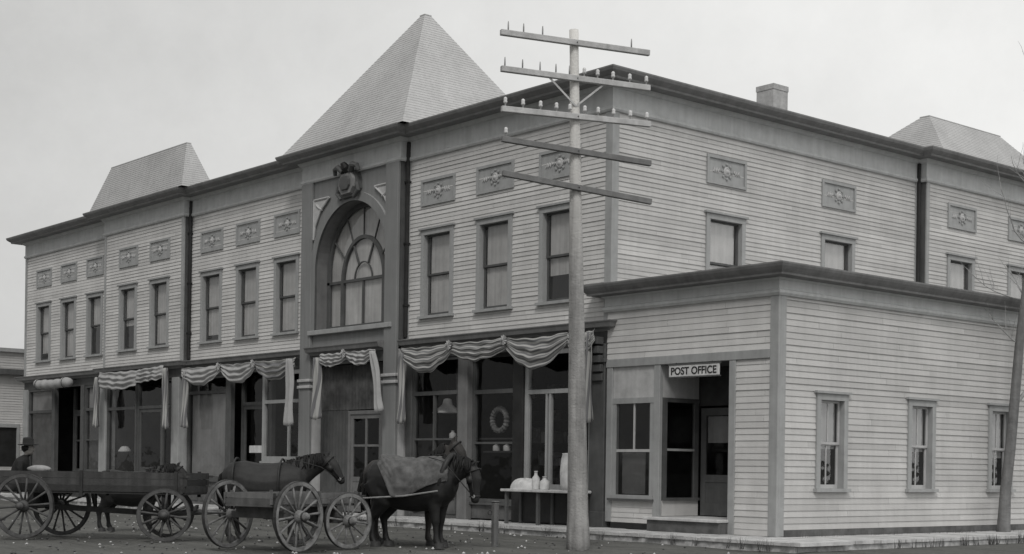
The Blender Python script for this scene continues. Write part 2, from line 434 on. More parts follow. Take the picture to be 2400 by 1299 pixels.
def pane_mesh(w, h, y, m='glass'):
    def fn():
        mb = MB(); mb.box(.03, w-.03, y-.002, y+.002, .03, h-.03, m); return mb.mesh('glass')
    return cached(('pane', w, h, y, m), fn)
def shade_mesh(w, h, m):
    def fn():
        mb = MB(); n = 10; vs = []
        for i in range(n+1):
            x = w*i/n; y = .165+.008*math.sin(i*1.9); vs += [(x, y, 0), (x, y, h)]
        mb.add(vs, [(2*i, 2*i+2, 2*i+3, 2*i+1) for i in range(n)], m); return mb.mesh('shade', True)
    return cached(('shade', w, round(h, 3), m), fn)
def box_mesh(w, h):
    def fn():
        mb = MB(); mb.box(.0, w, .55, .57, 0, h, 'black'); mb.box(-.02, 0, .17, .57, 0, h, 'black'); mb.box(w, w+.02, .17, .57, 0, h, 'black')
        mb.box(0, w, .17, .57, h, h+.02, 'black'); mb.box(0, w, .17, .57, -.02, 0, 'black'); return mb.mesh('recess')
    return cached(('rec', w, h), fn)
def put_window(parent, pos, rz, w, h, shade=1., mun=False, casing='trim', sashm='trim_dark', shade_m='shade', hood=True):
    p = Vector(pos) - wloc(parent)
    o = link('window', window_mesh(w, h, casing, hood), parent, p, rz)
    link('sill', sill_mesh(w), o)
    c = .13; iw = w-2*c; ih = h-c
    lo = link('sash', sash_mesh(iw, ih*.5+.03, False, sashm, mun), o, (c, 0, 0))
    up = link('sash', sash_mesh(iw, ih*.5, True, sashm, mun), o, (c, 0, ih*.5))
    link('glass', pane_mesh(iw, ih*.5+.03, .123), o, (c, 0, 0)); link('glass', pane_mesh(iw, ih*.5, .09), o, (c, 0, ih*.5))
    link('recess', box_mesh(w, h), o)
    if shade > 0: link('shade', shade_mesh(iw-.1, ih*shade, shade_m), o, (c+.06, 0, ih*(1-shade)))
    return o
def put_panel(parent, pos, rz, w=1.4, h=.68):
    def fn():
        mb = MB(); mb.box(0, w, -.02, .03, 0, h, 'trim')
        for a in ((0, w, 0, .07), (0, w, h-.07, h)): mb.box(a[0], a[1], -.055, -.021, a[2], a[3], 'trim')
        for a in ((0, .07), (w-.07, w)): mb.box(a[0], a[1], -.055, -.021, .072, h-.072, 'trim')
        return mb.mesh('decorative_panel')
    def fr():
        mb = MB(); mb.lathe([(.12, .022), (.12, .04), (.085, .06), (.07, .05), (.03, .085), (.005, .09)], (w/2, 0, h/2), 'pale', 12, 'y')
        for k in range(8):
            a = k*PI/4; mb.lathe([(.035, .022), (.035, .045), (.01, .055)], (w/2+.17*math.cos(a), 0, h/2+.17*math.sin(a)), 'trim', 8, 'y')
        for sx in (-1, 1):
            mb.tube([(w/2+sx*(.25+.02*i), -.03, h/2+.05*math.sin(i*1.6)) for i in range(12)], .018, 'pale', 5)
        return mb.mesh('rosette')
    o = link('decorative_panel', cached(('pan', w, h), fn), parent, Vector(pos)-wloc(parent), rz)
    link('rosette', cached(('ros', w, h), fr), o)
    return o

# ------------------------------------------------------------------ main building
XL = -32.7; A0, A1 = -25.07, -19.31; B0, B1 = -12.2, -7.57; PB = .25; Y1 = 11.6; Y2 = 18.2; YB = 22.
PX = 4.78; PF = -.06
def main_building():
    b = empty('commercial_building', (-16, 0, 0), 0, 'long two storey clapboard shop block with arched bay, dark cornice and steep roofs', 'building')
    Z0, Z1 = 4.74, 9.42
    # windows along the front
    W, H, WZ = 1.33, 2.2, 5.3
    secs = {'s1': (0, [-31.6, -29.34, -27.08]), 's2': (-PB, [-23.9, -21.6]), 's3': (0, [-18.58, -16.36, -14.14]), 's4': (0, [-6.94, -4.68, -2.36])}
    holes = {}
    for k, (y, xs) in secs.items():
        holes[k] = [(x+.03, x+W-.03, WZ+.0, WZ+H-.02) for x in xs]
        for i, x in enumerate(xs):
            put_window(b, (x, y, WZ), 0, W, H, shade={('s4', 2): .7, ('s1', 2): .52, ('s2', 0): .6, ('s3', 0): .9, ('s2', 1): .95, ('s1', 0): .86}.get((k, i), 1.))
            put_panel(b, (x-.03, y, 8.12), 0)
    for k, (u0, u1, y, sd_) in {'s1': (XL, A0, 0, 1), 's2': (A0, A1, -PB, 2), 's3': (A1, B0, 0, 3), 's4': (B1, 0, 0, 4)}.items():
        mb = MB(); siding(mb, ffront(y), u0, u1, Z0, Z1, holes[k], seed=sd_); mb.build('wall', b)
    # side wall, with the projecting rear bay
    sw = [(3.06, 0), (7.38, 0)]; sh = []
    for u, x in sw:
        put_window(b, (x, u, WZ), PI/2, W+.06, H, shade=1. if u > 5 else .85); put_panel(b, (x, u, 8.2), PI/2); sh.append((u+.03, u+W+.03, WZ, WZ+H-.02))
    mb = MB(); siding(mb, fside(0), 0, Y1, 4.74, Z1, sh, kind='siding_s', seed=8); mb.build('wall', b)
    sh = []
    for u in (12.62, 15.7):
        put_window(b, (PB, u, WZ), PI/2, W, H); put_panel(b, (PB, u, 8.25), PI/2); sh.append((u+.03, u+W-.03, WZ, WZ+H-.02))
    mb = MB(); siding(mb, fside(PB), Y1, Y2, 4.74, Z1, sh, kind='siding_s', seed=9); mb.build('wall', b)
    # unseen faces
    mb = MB(); mb.box(XL+.002, XL+.1, .004, YB, 0, 9.9, 'siding0'); mb.box(XL+.1, -.1, YB-.1, YB, 0, 9.9, 'siding0'); mb.box(-.1, -.002, Y2, YB-.1, 0, 9.9, 'siding0')
    mb.box(-.14, -.1, 14, Y2, 0, 4.7, 'siding0')
    mb.build('rear_wall', b)
    # bay returns (dark painted edges)
    for q in [(x-.02, x+.012, -PB, .02) for x in (A1, B1)]+[(x-.012, x+.02, -PB, .02) for x in (A0, B0)]+[(-.02, PB, Y1-.012, Y1+.02), (-.02, PB, Y2-.02, Y2+.012)]:
        mb = MB(); mb.box(*q, 4.75, 9.9, 'trim_dark'); mb.build('bay_return', b)
    for x in (A1, B1):
        mb = MB(); mb.tube([(x+.09, -.07, 9.85), (x+.09, -.09, 9.3), (x+.07, -.09, 4.8)], .055, 'black', 8)
        for z in (5.6, 7.2, 8.8): mb.box(x+.012, x+.14, -.15, -.0, z, z+.05, 'black')
        mb.build('downspout', b, smooth=False)
    mb = MB(); mb.tube([(.09, Y1-.09, 9.85), (.09, Y1-.09, 9.2), (.09, Y1-.08, 4.8)], .05, 'black', 8); mb.build('downspout', b)
    # corner boards
    def cb(u0, u1, fr, z0=4.75, z1=9.4, m='trim'):
        mb = MB(); fbox(mb, fr, u0, u1, -.02, .042, z0, z1, m); mb.build('corner_board', b)
    cb(XL-.04, XL+.12, ffront(0)); cb(A0-.012, A0+.1, ffront(-PB)); cb(A1-.12, A1+.014, ffront(-PB), m='trim')
    cb(-.16, .045, ffront(0)); cb(-.04, .17, fside(0)); cb(Y1-.0, Y1+.13, fside(PB)); cb(Y1-.15, Y1-.02, fside(0), m='trim')
    cb(B0-.15, B0-.02, ffront(0)); cb(B1+.02, B1+.12, ffront(0))
    # frieze and cornice follow the jogs
    path = [(XL, 5), (XL, 0), (A0, 0), (A0, -PB), (A1, -PB), (A1, 0), (B0, 0), (B0, -PB), (B1, -PB), (B1, 0), (0, 0), (0, Y1), (PB, Y1), (PB, Y2), (0, Y2), (0, YB)]
    fz = MB(); fz.sweep([(-.02, 9.36), (.06, 9.36), (.085, 9.40), (.085, 9.45), (.05, 9.47), (.05, 9.86), (.10, 9.88), (.16, 9.955), (-.02, 9.955)], path, 'frieze'); fz.build('frieze', b)
    cr = MB(); cr.sweep([(-.1, 9.957), (.17, 9.957), (.40, 9.957), (.46, 9.945), (.47, 9.99), (.53, 10.03), (.585, 10.075), (.61, 10.13), (.61, 10.16), (.2, 10.2), (-.1, 10.22)], path, 'crown'); cr.build('cornice', b)
    rf = MB(); rf.add([(XL, 0, 10.19), (0, 0, 10.19), (0, YB, 10.19), (XL, YB, 10.19), (XL+8, 9, 10.5), (-8, 9, 10.5)], [(0, 1, 5, 4), (1, 2, 5), (2, 3, 4, 5), (3, 0, 4)], 'roof_flat'); rf.build('roof', b)
    # arched bay
    arched_bay(b)
    # steep roofs
    def shingle_roof(base, top, rows, name='steep_roof'):
        mb = MB(); (x0, x1, y0, y1, z0), (a0, a1, c0, c1, z1) = base, top
        L = lambda p, q, t: p+(q-p)*t
        prev = None
        for i in range(rows):
            t0, t1 = i/rows, (i+1)/rows; o = .007
            def rect(t, off): return [(L(x0, a0, t)-off, L(y0, c0, t)-off, L(z0, z1, t)), (L(x1, a1, t)+off, L(y0, c0, t)-off, L(z0, z1, t)), (L(x1, a1, t)+off, L(y1, c1, t)+off, L(z0, z1, t)), (L(x0, a0, t)-off, L(y1, c1, t)+off, L(z0, z1, t))]
            lo, hi = rect(t0, o), rect(t1, 0); hi2 = rect(t1, o)
            for k in range(4):
                mb.add([lo[k], lo[(k+1) % 4], hi[(k+1) % 4], hi[k]], [(0, 1, 2, 3)], 'roof')
                if i < rows-1: mb.add([hi[k], hi[(k+1) % 4], hi2[(k+1) % 4], hi2[k]], [(0, 1, 2, 3)], 'roof')
        tp = rect(1, .008); mb.add([(p[0], p[1], p[2]+.0) for p in tp]+[(p[0], p[1], p[2]+.03) for p in tp], [(0, 3, 2, 1), (4, 5, 6, 7), (0, 1, 5, 4), (1, 2, 6, 5), (2, 3, 7, 6), (3, 0, 4, 7)], 'roof')
        return mb.build(name, b)
    shingle_roof((-12.5, -6.75, -.82, 4.6, 10.16), (-9.36, -9.14, 1.62, 1.84, 13.9), 46)
    shingle_roof((-25.2, -18.45, -.82, .35, 10.16), (-24.3, -18.86, -.45, -.3, 11.6), 20)
    shingle_roof((-3.3, .6, 11.95, 17.7, 10.16), (-.75, -.45, 12.75, 16.4, 11.45), 20)
    # chimney behind the side eave
    mb = MB(); mb.box(-2.6, -2.02, 7.9, 8.5, 10.2, 11.66, 'brick'); mb.box(-2.615, -2.005, 7.885, 8.515, 11.66, 11.8, 'brick'); mb.box(-2.5, -2.12, 8, 8.4, 11.801, 11.803, 'black')
    ch = mb.build('chimney', b, bevel=.01)
    shopfront(b)
    return b

def arched_bay(b):
    fr = ffront(-PB); xc, r, zs, z0 = -9.76, 1.73, 6.88, 5.2
    # flush bay wall with an arched opening
    mb = MB(); n = 32
    ang = [PI - PI*i/n for i in range(n+1)]
    arc = [(xc+r*math.cos(t), zs+r*math.sin(t)) for t in ang]
    top = 9.42
    mb_pts = [(B0, 4.74, xc-r, None)]
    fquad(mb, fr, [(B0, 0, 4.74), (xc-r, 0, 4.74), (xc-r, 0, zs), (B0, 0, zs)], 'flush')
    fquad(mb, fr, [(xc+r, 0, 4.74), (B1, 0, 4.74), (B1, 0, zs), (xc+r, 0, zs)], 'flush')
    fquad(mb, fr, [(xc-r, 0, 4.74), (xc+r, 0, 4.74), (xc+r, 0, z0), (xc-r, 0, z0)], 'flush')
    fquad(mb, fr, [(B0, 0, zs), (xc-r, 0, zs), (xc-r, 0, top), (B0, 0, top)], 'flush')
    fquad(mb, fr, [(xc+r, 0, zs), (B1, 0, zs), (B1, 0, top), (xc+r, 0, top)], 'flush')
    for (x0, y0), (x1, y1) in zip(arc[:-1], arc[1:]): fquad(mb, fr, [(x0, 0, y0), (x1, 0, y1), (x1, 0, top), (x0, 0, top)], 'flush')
    mb.build('bay_wall', b)
    # reveal
    D = .42; mb = MB(); out = [(xc-r, z0)]+arc+[(xc+r, z0)]
    for (x0, y0), (x1, y1) in zip(out[:-1], out[1:]): fquad(mb, fr, [(x0, .0, y0), (x1, .0, y1), (x1, -D, y1), (x0, -D, y0)], 'reveal')
    fquad(mb, fr, [(xc-r, 0, z0), (xc+r, 0, z0), (xc+r, -D, z0), (xc-r, -D, z0)], 'trim'); mb.build('arch_reveal', b)
    # moulding round the arch
    mb = MB(); ri, ro, dd = r+.0, r+.24, .07
    def ringpts(rad): return [(xc-rad, z0-.0)]+[(xc+rad*math.cos(t), zs+rad*math.sin(t)) for t in ang]+[(xc+rad, z0-.0)]
    P, Q = ringpts(ri), ringpts(ro)
    for i in range(len(P)-1):
        a, bb, c, d = P[i], P[i+1], Q[i+1], Q[i]
        fquad(mb, fr, [(a[0], dd, a[1]), (bb[0], dd, bb[1]), (c[0], dd, c[1]), (d[0], dd, d[1])], 'flush')
        fquad(mb, fr, [(d[0], dd, d[1]), (c[0], dd, c[1]), (c[0], .0, c[1]), (d[0], .0, d[1])], 'trim')
        fquad(mb, fr, [(a[0], dd, a[1]), (bb[0], dd, bb[1]), (bb[0], .0, bb[1]), (a[0], .0, a[1])], 'trim_dark')
    mb.build('arch_moulding', b)
    # sill
    mb = MB(); fbox(mb, fr, xc-r-.26, xc+r+.26, -.05, .14, z0-.13, z0-.002, 'trim'); mb.build('sill', b, bevel=.01)
    # big arched window set back
    f2 = ffront(-PB+D-.04); w = MB(); ri2, zs2, hy = .98, 6.53, 1.16
    def bar(p, q, wd=.06, dp=.07, m='trim_dark', y=0):
        p3, q3 = Vector(f2(p[0], y, p[1])), Vector(f2(q[0], y, q[1])); w.beam(p3, q3, dp, wd, m, up=(0, 0, 1) if abs(q[0]-p[0]) > .05 else (1, 0, 0))
    inner = [(xc+ri2*math.cos(t), zs2+hy*math.sin(t)) for t in ang]
    for p, q in zip(inner[:-1], inner[1:]): bar(p, q, .10, .09)
    bar((xc-ri2, z0), (xc-ri2, zs2), .12, .09); bar((xc+ri2, z0), (xc+ri2, zs2), .12, .09)
    outer = [(xc+(r-.06)*math.cos(t), zs+(r-.06)*math.sin(t)) for t in ang]
    for p, q in zip(outer[:-1], outer[1:]): bar(p, q, .12, .08)
    bar((xc-r+.06, z0), (xc-r+.06, zs), .12, .08); bar((xc+r-.06, z0), (xc+r-.06, zs), .12, .08)
    bar((xc-r, zs2-.0), (xc+r, zs2-.0), .075, .08); bar((xc-r, z0+.06), (xc+r, z0+.06), .12, .1); bar((xc, z0), (xc, zs2), .05, .06)
    for t in (PI*k/6 for k in range(1, 6)):   # radial bars in the outer ring
        bar((xc+ri2*math.cos(t), zs2+hy*math.sin(t)), (xc+(r-.06)*math.cos(t), zs+(r-.06)*math.sin(t)), .03, .04)
    # petal tracery inside
    fan = [(xc+.42*math.cos(t), zs2+.48*math.sin(t)) for t in ang[::2]]
    for p, q in zip(fan[:-1], fan[1:]): bar(p, q, .03, .04)
    for t in (PI/3, 2*PI/3): bar((xc+.42*math.cos(t), zs2+.48*math.sin(t)), (xc+ri2*math.cos(t), zs2+hy*math.sin(t)), .04, .05)
    win = w.build('arched_window', b)
    g = MB(); k = [(xc-r+.02, z0+.02)]+[(xc+(r-.02)*math.cos(t), zs+(r-.02)*math.sin(t)) for t in ang]+[(xc+r-.02, z0+.02)]
    fquad(g, f2, [(p[0], 0., p[1]) for p in k], 'glass'); o = link('glass', g.mesh('glass'), win)
    s = MB(); fquad(s, ffront(-PB+D+.02), [(p[0], 0, p[1]) for p in [(xc-ri2, z0)]+inner+[(xc+ri2, z0)]], 'shade'); link('shade', s.mesh('shade'), win)
    s = MB(); fquad(s, ffront(-PB+D+.03), [(p[0], 0, p[1]) for p in k], 'shade'); link('shade', s.mesh('shade'), win)
    # carved spandrels
    for sx in (-1, 1):
        mb = MB(); px = xc+sx*1.86
        tri = [(px, 8.85), (px-sx*.78, 8.85), (px-sx*.32, 8.52), (px-sx*.06, 8.1), (px, 7.75)]
        vs = [fr(u, .045, z) for u, z in tri]+[fr(u, .0, z) for u, z in tri]; m = len(tri)
        mb.add(vs, [tuple(range(m))]+[(i, (i+1) % m, m+(i+1) % m, m+i) for i in range(m)], 'pale')
        for i in range(m): mb.tube([fr(*(tri[i][0], .05, tri[i][1])), fr(*(tri[(i+1) % m][0], .05, tri[(i+1) % m][1]))], .03, 'pale', 6)
        mb.tube([fr(px-sx*(.12+.1*i), .05, 8.72-.09*i*(1-.12*i)) for i in range(4)], .035, 'pale', 6)
        mb.build('spandrel', b)
    # carved dark emblem bracket over the arch
    mb = MB(); cx, cz = xc-.02, 9.08
    prof = [(-.30, .34), (.30, .34), (.44, .12), (.46, -.18), (.30, -.40), (-.26, -.42), (-.46, -.2), (-.44, .1)]
    for sc, d0, d1, m in ((1., 0., .16, 'trim_dark'), (.78, .16, .24, 'crown'), (.5, .24, .30, 'trim_dark')):
        vs = [fr(cx+u*sc, d0, cz+z*sc) for u, z in prof]+[fr(cx+u*sc*.93, d1, cz+z*sc*.93) for u, z in prof]; n8 = len(prof)
        mb.add(vs, [tuple(range(n8, 2*n8))]+[(i, (i+1) % n8, n8+(i+1) % n8, n8+i) for i in range(n8)], m)
    for sx in (-1, 1):
        mb.tube([fr(cx+sx*.18, .2, cz+.3), fr(cx+sx*.34, .26, cz+.44), fr(cx+sx*.52, .24, cz+.40), fr(cx+sx*.56, .2, cz+.26)], [.09, .085, .07, .05], 'trim_dark', 8)
        mb.tube([fr(cx+sx*.42, .16, cz-.05), fr(cx+sx*.50, .16, cz-.25), fr(cx+sx*.3, .18, cz-.42)], [.06, .06, .04], 'trim_dark', 8)
    mb.tube([fr(cx, .12, cz+.3), fr(cx, .28, cz+.42), fr(cx, .34, cz+.52)], [.13, .12, .07], 'black', 8)
    mb.build('carved_emblem', b)

def shopfront(b):
    # dark band cornice over the shops
    prof = [(-.05, 4.50), (.06, 4.50), (.10, 4.55), (.24, 4.58), (.27, 4.66), (.30, 4.70), (.30, 4.72), (.02, 4.745), (-.05, 4.745)]
    for path in ([(XL, 2), (XL, 0), (A0, 0), (A0, -PB), (A1, -PB), (A1, 0), (B0-.0, 0)], [(B0+.53, -PB), (B1-.56, -PB)], [(B1+.0, 0), (0.0, 0), (0., -.0+.05)]):
        mb = MB(); mb.sweep(prof, path, 'crown'); mb.build('shop_cornice', b)
    mb = MB()
    for x0, x1, y in ((XL, A0, 0), (A0, A1, -PB), (A1, B0, 0), (B1, -.0, 0)): mb.box(x0, x1, y-.03, y+.1, 4.22, 4.499, 'trim_dark')
    mb.box(B0+.53, B1-.56, -PB-.02, -PB+.1, 4.22, 4.499, 'trim_dark')
    mb.build('fascia', b)
    # dim shop interiors
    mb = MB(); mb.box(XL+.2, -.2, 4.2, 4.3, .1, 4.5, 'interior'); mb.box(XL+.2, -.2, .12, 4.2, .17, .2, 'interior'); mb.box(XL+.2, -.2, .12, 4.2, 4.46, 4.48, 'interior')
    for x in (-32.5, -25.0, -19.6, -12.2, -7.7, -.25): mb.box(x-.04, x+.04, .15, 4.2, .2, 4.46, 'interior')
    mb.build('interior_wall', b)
    rnd = random.Random(5)
    for x0, x1 in ((-32.2, -25.5), (-24.6, -20.), (-19.2, -12.6), (-7.3, -.6)):
        mb = MB()
        for z in (.9, 1.5, 2.1, 2.7, 3.3):
            mb.box(x0, x1, 3.4, 3.9, z, z+.03, 'interior'); x = x0+.1
            while x < x1-.3:
                w = rnd.uniform(.1, .4)
                if rnd.random() < .75: mb.box(x, x+w, 3.45, 3.8, z+.031, z+rnd.uniform(.15, .5), rnd.choice(('goods', 'interior', 'trim_dark', 'goods', 'pale')))
                x += w+.03
        mb.build('shelf', b)
    def post(x0, x1, y0, y1, z0=.16, z1=4.22, m='trim', cap=False):
        mb = MB(); mb.box(x0, x1, y0, y1, z0, z1, m)
        if cap:
            mb.box(x0-.05, x1+.05, y0-.05, y1, z1-.42, z1-.34, m); mb.box(x0-.04, x1+.04, y0-.04, y1, z0, z0+.35, m)
        mb.build('pilaster', b, bevel=.012)
    def glazing(x0, x1, zs, zt, ztop=4.22, mull=(), rails=(), m='trim_dark', y=.02, gm='glass_shop', panel=True, t=.09):
        """shop window: frame with glass, bulkhead under it"""
        mb = MB(); mb.box(x0, x0+t, y-.03, y+.08, zs, ztop, m); mb.box(x1-t, x1, y-.03, y+.08, zs, ztop, m)
        mb.box(x0+t, x1-t, y-.03, y+.08, ztop-t, ztop, m); mb.box(x0+t, x1-t, y-.03, y+.08, zs, zs+t, m)
        if zt: mb.box(x0+t, x1-t, y-.035, y+.075, zt-.05, zt+.05, m)
        for u in mull: mb.box(u-.03, u+.03, y-.026, y+.07, zs+t, (zt or ztop)-.051, m)
        for z in rails: mb.box(x0+t, x1-t, y-.022, y+.06, z-.025, z+.025, m)
        o = mb.build('shop_window', b)
        g = MB(); g.box(x0+t*.5, x1-t*.5, y+.03, y+.036, zs+t*.5, ztop-t*.5, gm); link('glass', g.mesh('glass'), o)
        if panel:
            k = MB(); k.box(x0, x1, y-.02, y+.07, .16, zs-.06, 'found'); k.box(x0-.02, x1+.02, y-.09, y+.08, zs-.06, zs-.002, m)
            n = max(1, int((x1-x0)/.75))
            for i in range(n):
                w = (x1-x0)/n; a = x0+i*w+.08; c = x0+(i+1)*w-.08
                if zs > .7:
                    for q in ((a, c, .28, .33), (a, c, zs-.2, zs-.15)): k.box(q[0], q[1], y-.045, y-.021, q[2], q[3], 'trim_dark')
                    for q in ((a, a+.05), (c-.05, c)): k.box(q[0], q[1], y-.045, y-.021, .332, zs-.202, 'trim_dark')
            link('bulkhead', k.mesh('bulkhead'), o)
        return o
    def door(x0, x1, y, z0=.2, zt=2.75, m='trim_dark', panes=2, lights=(1.2, 2.65), ztop=4.22, transom=True):
        mb = MB(); t = .1
        mb.box(x0, x0+t, y-.03, y+.1, z0, ztop, m); mb.box(x1-t, x1, y-.03, y+.1, z0, ztop, m); mb.box(x0+t, x1-t, y-.03, y+.1, zt, zt+.1, m)
        o = mb.build('doorway', b); a, c = x0+t, x1-t
        d = MB(); s = .12; z1 = zt
        d.box(a, a+s, y+.0, y+.05, z0, z1, m); d.box(c-s, c, y, y+.05, z0, z1, m); d.box(a+s, c-s, y, y+.05, z1-s, z1, m); d.box(a+s, c-s, y, y+.05, z0, z0+.2, m)
        d.box(a+s, c-s, y, y+.05, lights[0]-.12, lights[0], m); d.box(a+s, c-s, y+.015, y+.035, z0+.2, lights[0]-.12, m)
        if panes > 1:
            xm = (a+c)/2; d.box(xm-.04, xm+.04, y+.002, y+.048, lights[0], z1-s, m); d.box(a+s, xm-.04, y+.004, y+.046, (lights[0]+z1)/2-.03, (lights[0]+z1)/2+.03, m); d.box(xm+.04, c-s, y+.004, y+.046, (lights[0]+z1)/2-.03, (lights[0]+z1)/2+.03, m)
        do = link('door', d.mesh('door'), o)
        g = MB(); g.box(a+s*.5, c-s*.5, y+.022, y+.028, lights[0]-.05, z1-.05, 'glass_shop')
        if transom: g.box(a, c, y+.022, y+.028, zt+.1, ztop-.02, 'glass_shop')
        link('glass', g.mesh('glass'), o)
        return o
    # shop 1
    post(-32.7, -32.3, -.08, .1, m='trim'); o = glazing(-32.3, -29.95, .9, 3.35, mull=(), m='trim_dark')
    k = MB(); k.box(-32.2, -30.05, .12, .14, 3.4, 4.2, 'shade_pale'); k.box(-32.2, -30.05, .12, .14, 1.0, 3.3, 'found'); link('shade', k.mesh('shade'), o)
    post(-29.95, -29.7, -.08, .1, m='trim_dark'); door(-29.7, -27.4, .7, zt=3.3, panes=2)
    post(-27.4, -27.15, -.08, .1, m='trim_dark'); o = glazing(-27.15, -25.35, 1.1, 3.35, rails=(2.75-.5,))
    k = MB(); k.box(-27.1, -25.4, .12, .14, 3.4, 4.2, 'shade_pale'); k.box(-27.1, -25.4, .12, .14, 1.2, 3.3, 'found'); link('shade', k.mesh('shade'), o)
    post(-25.35, -24.85, -PB-.05, .1, m='trim')
    # shop 2
    glazing(-24.85, -22.6, 1., 3.3, y=-PB+.05); door(-22.6, -20.75, -PB+.1, zt=3.26, lights=(1.3, 3.1), panes=1); glazing(-20.75, -19.95, 1., 3.3, y=-PB+.05)
    post(-19.95, -19.45, -PB-.05, .1, m='trim')
    # shop 3
    o = glazing(-19.4, -16.85, .95, 3.7); k = MB(); k.box(-19.28, -16.95, .12, .14, 1.05, 3.64, 'shade_pale'); link('shade', k.mesh('shade'), o)
    post(-16.85, -16.55, -.06, .1, m='trim_dark'); door(-16.55, -14.75, .35, zt=3.25, panes=1, lights=(1.2, 3.1))
    glazing(-14.75, -12.6, 1.55, 3.3, m='trim', t=.14, mull=(-13.3,)); 
    post(-12.6, -12.2, -.04, .1, m='trim_dark')
    # pilasters of the arched bay, carried down to the walk
    for x0, x1 in ((B0, B0+.53), (B1-.56, B1)):
        mb = MB(); mb.box(x0, x1, -PB-.09, -PB+.002, .16, 9.36, 'flush'); mb.box(x0+.02, x1-.02, -PB+.002, .1, .16, 4.5, 'pale')
        for z in (3.6, 3.78): mb.box(x0-.05, x1+.05, -PB-.14, -PB+.0, z, z+.08, 'pale')
        mb.box(x0-.04, x1+.04, -PB-.13, -PB, .16, .6, 'flush'); mb.build('pilaster', b, bevel=.012)
    mb = MB()
    x = B0+.55
    while x < B1-.56-.05: mb.box(x, min(x+.145, B1-.57), -PB+.3, -PB+.34, 2.98, 4.22, 'found'); x += .155
    x = B0+.55
    while x < -10.3: mb.box(x, x+.145, -PB+.3, -PB+.34, .2, 2.97, 'trim_dark'); x += .155
    mb.build('boarding', b)
    door(-10.25, -8.6, -PB+.3, zt=2.85, m='dim', lights=(1.15, 2.7), ztop=2.95, transom=False)
    mb = MB(); mb.box(-8.6, B1-.56, -PB+.3, -PB+.36, .2, 2.97, 'trim_dark'); mb.build('boarding', b)
    # shop 4
    post(-7.5, -7.25, -.05, .1, m='trim_dark')
    glazing(-7.25, -5.3, .85, 3.32, mull=(-6.35,), rails=(2.15,), t=.08)
    post(-5.3, -4.93, -.07, .12, z0=.16, m='dim'); glazing(-4.93, -3.2, .6, 3.3, rails=(2.05,), y=.14, panel=True)
    post(-3.2, -2.82, -.07, .1, m='black'); glazing(-2.82, -.5, .95, 3.23, mull=(-2.06, -1.94), m='trim', t=.13)
    post(-.5, -.02, -.12, .1, m='trim_dark', cap=True)
    mb = MB()
    for z, w in ((3.4, .05), (3.6, .09), (3.8, .13), (4.0, .17), (4.2, .2)): mb.box(-.46, -.06, -.13-w, -.121, z, z+.16, 'trim_dark')
    mb.build('corbel', b, bevel=.01)
main_building()

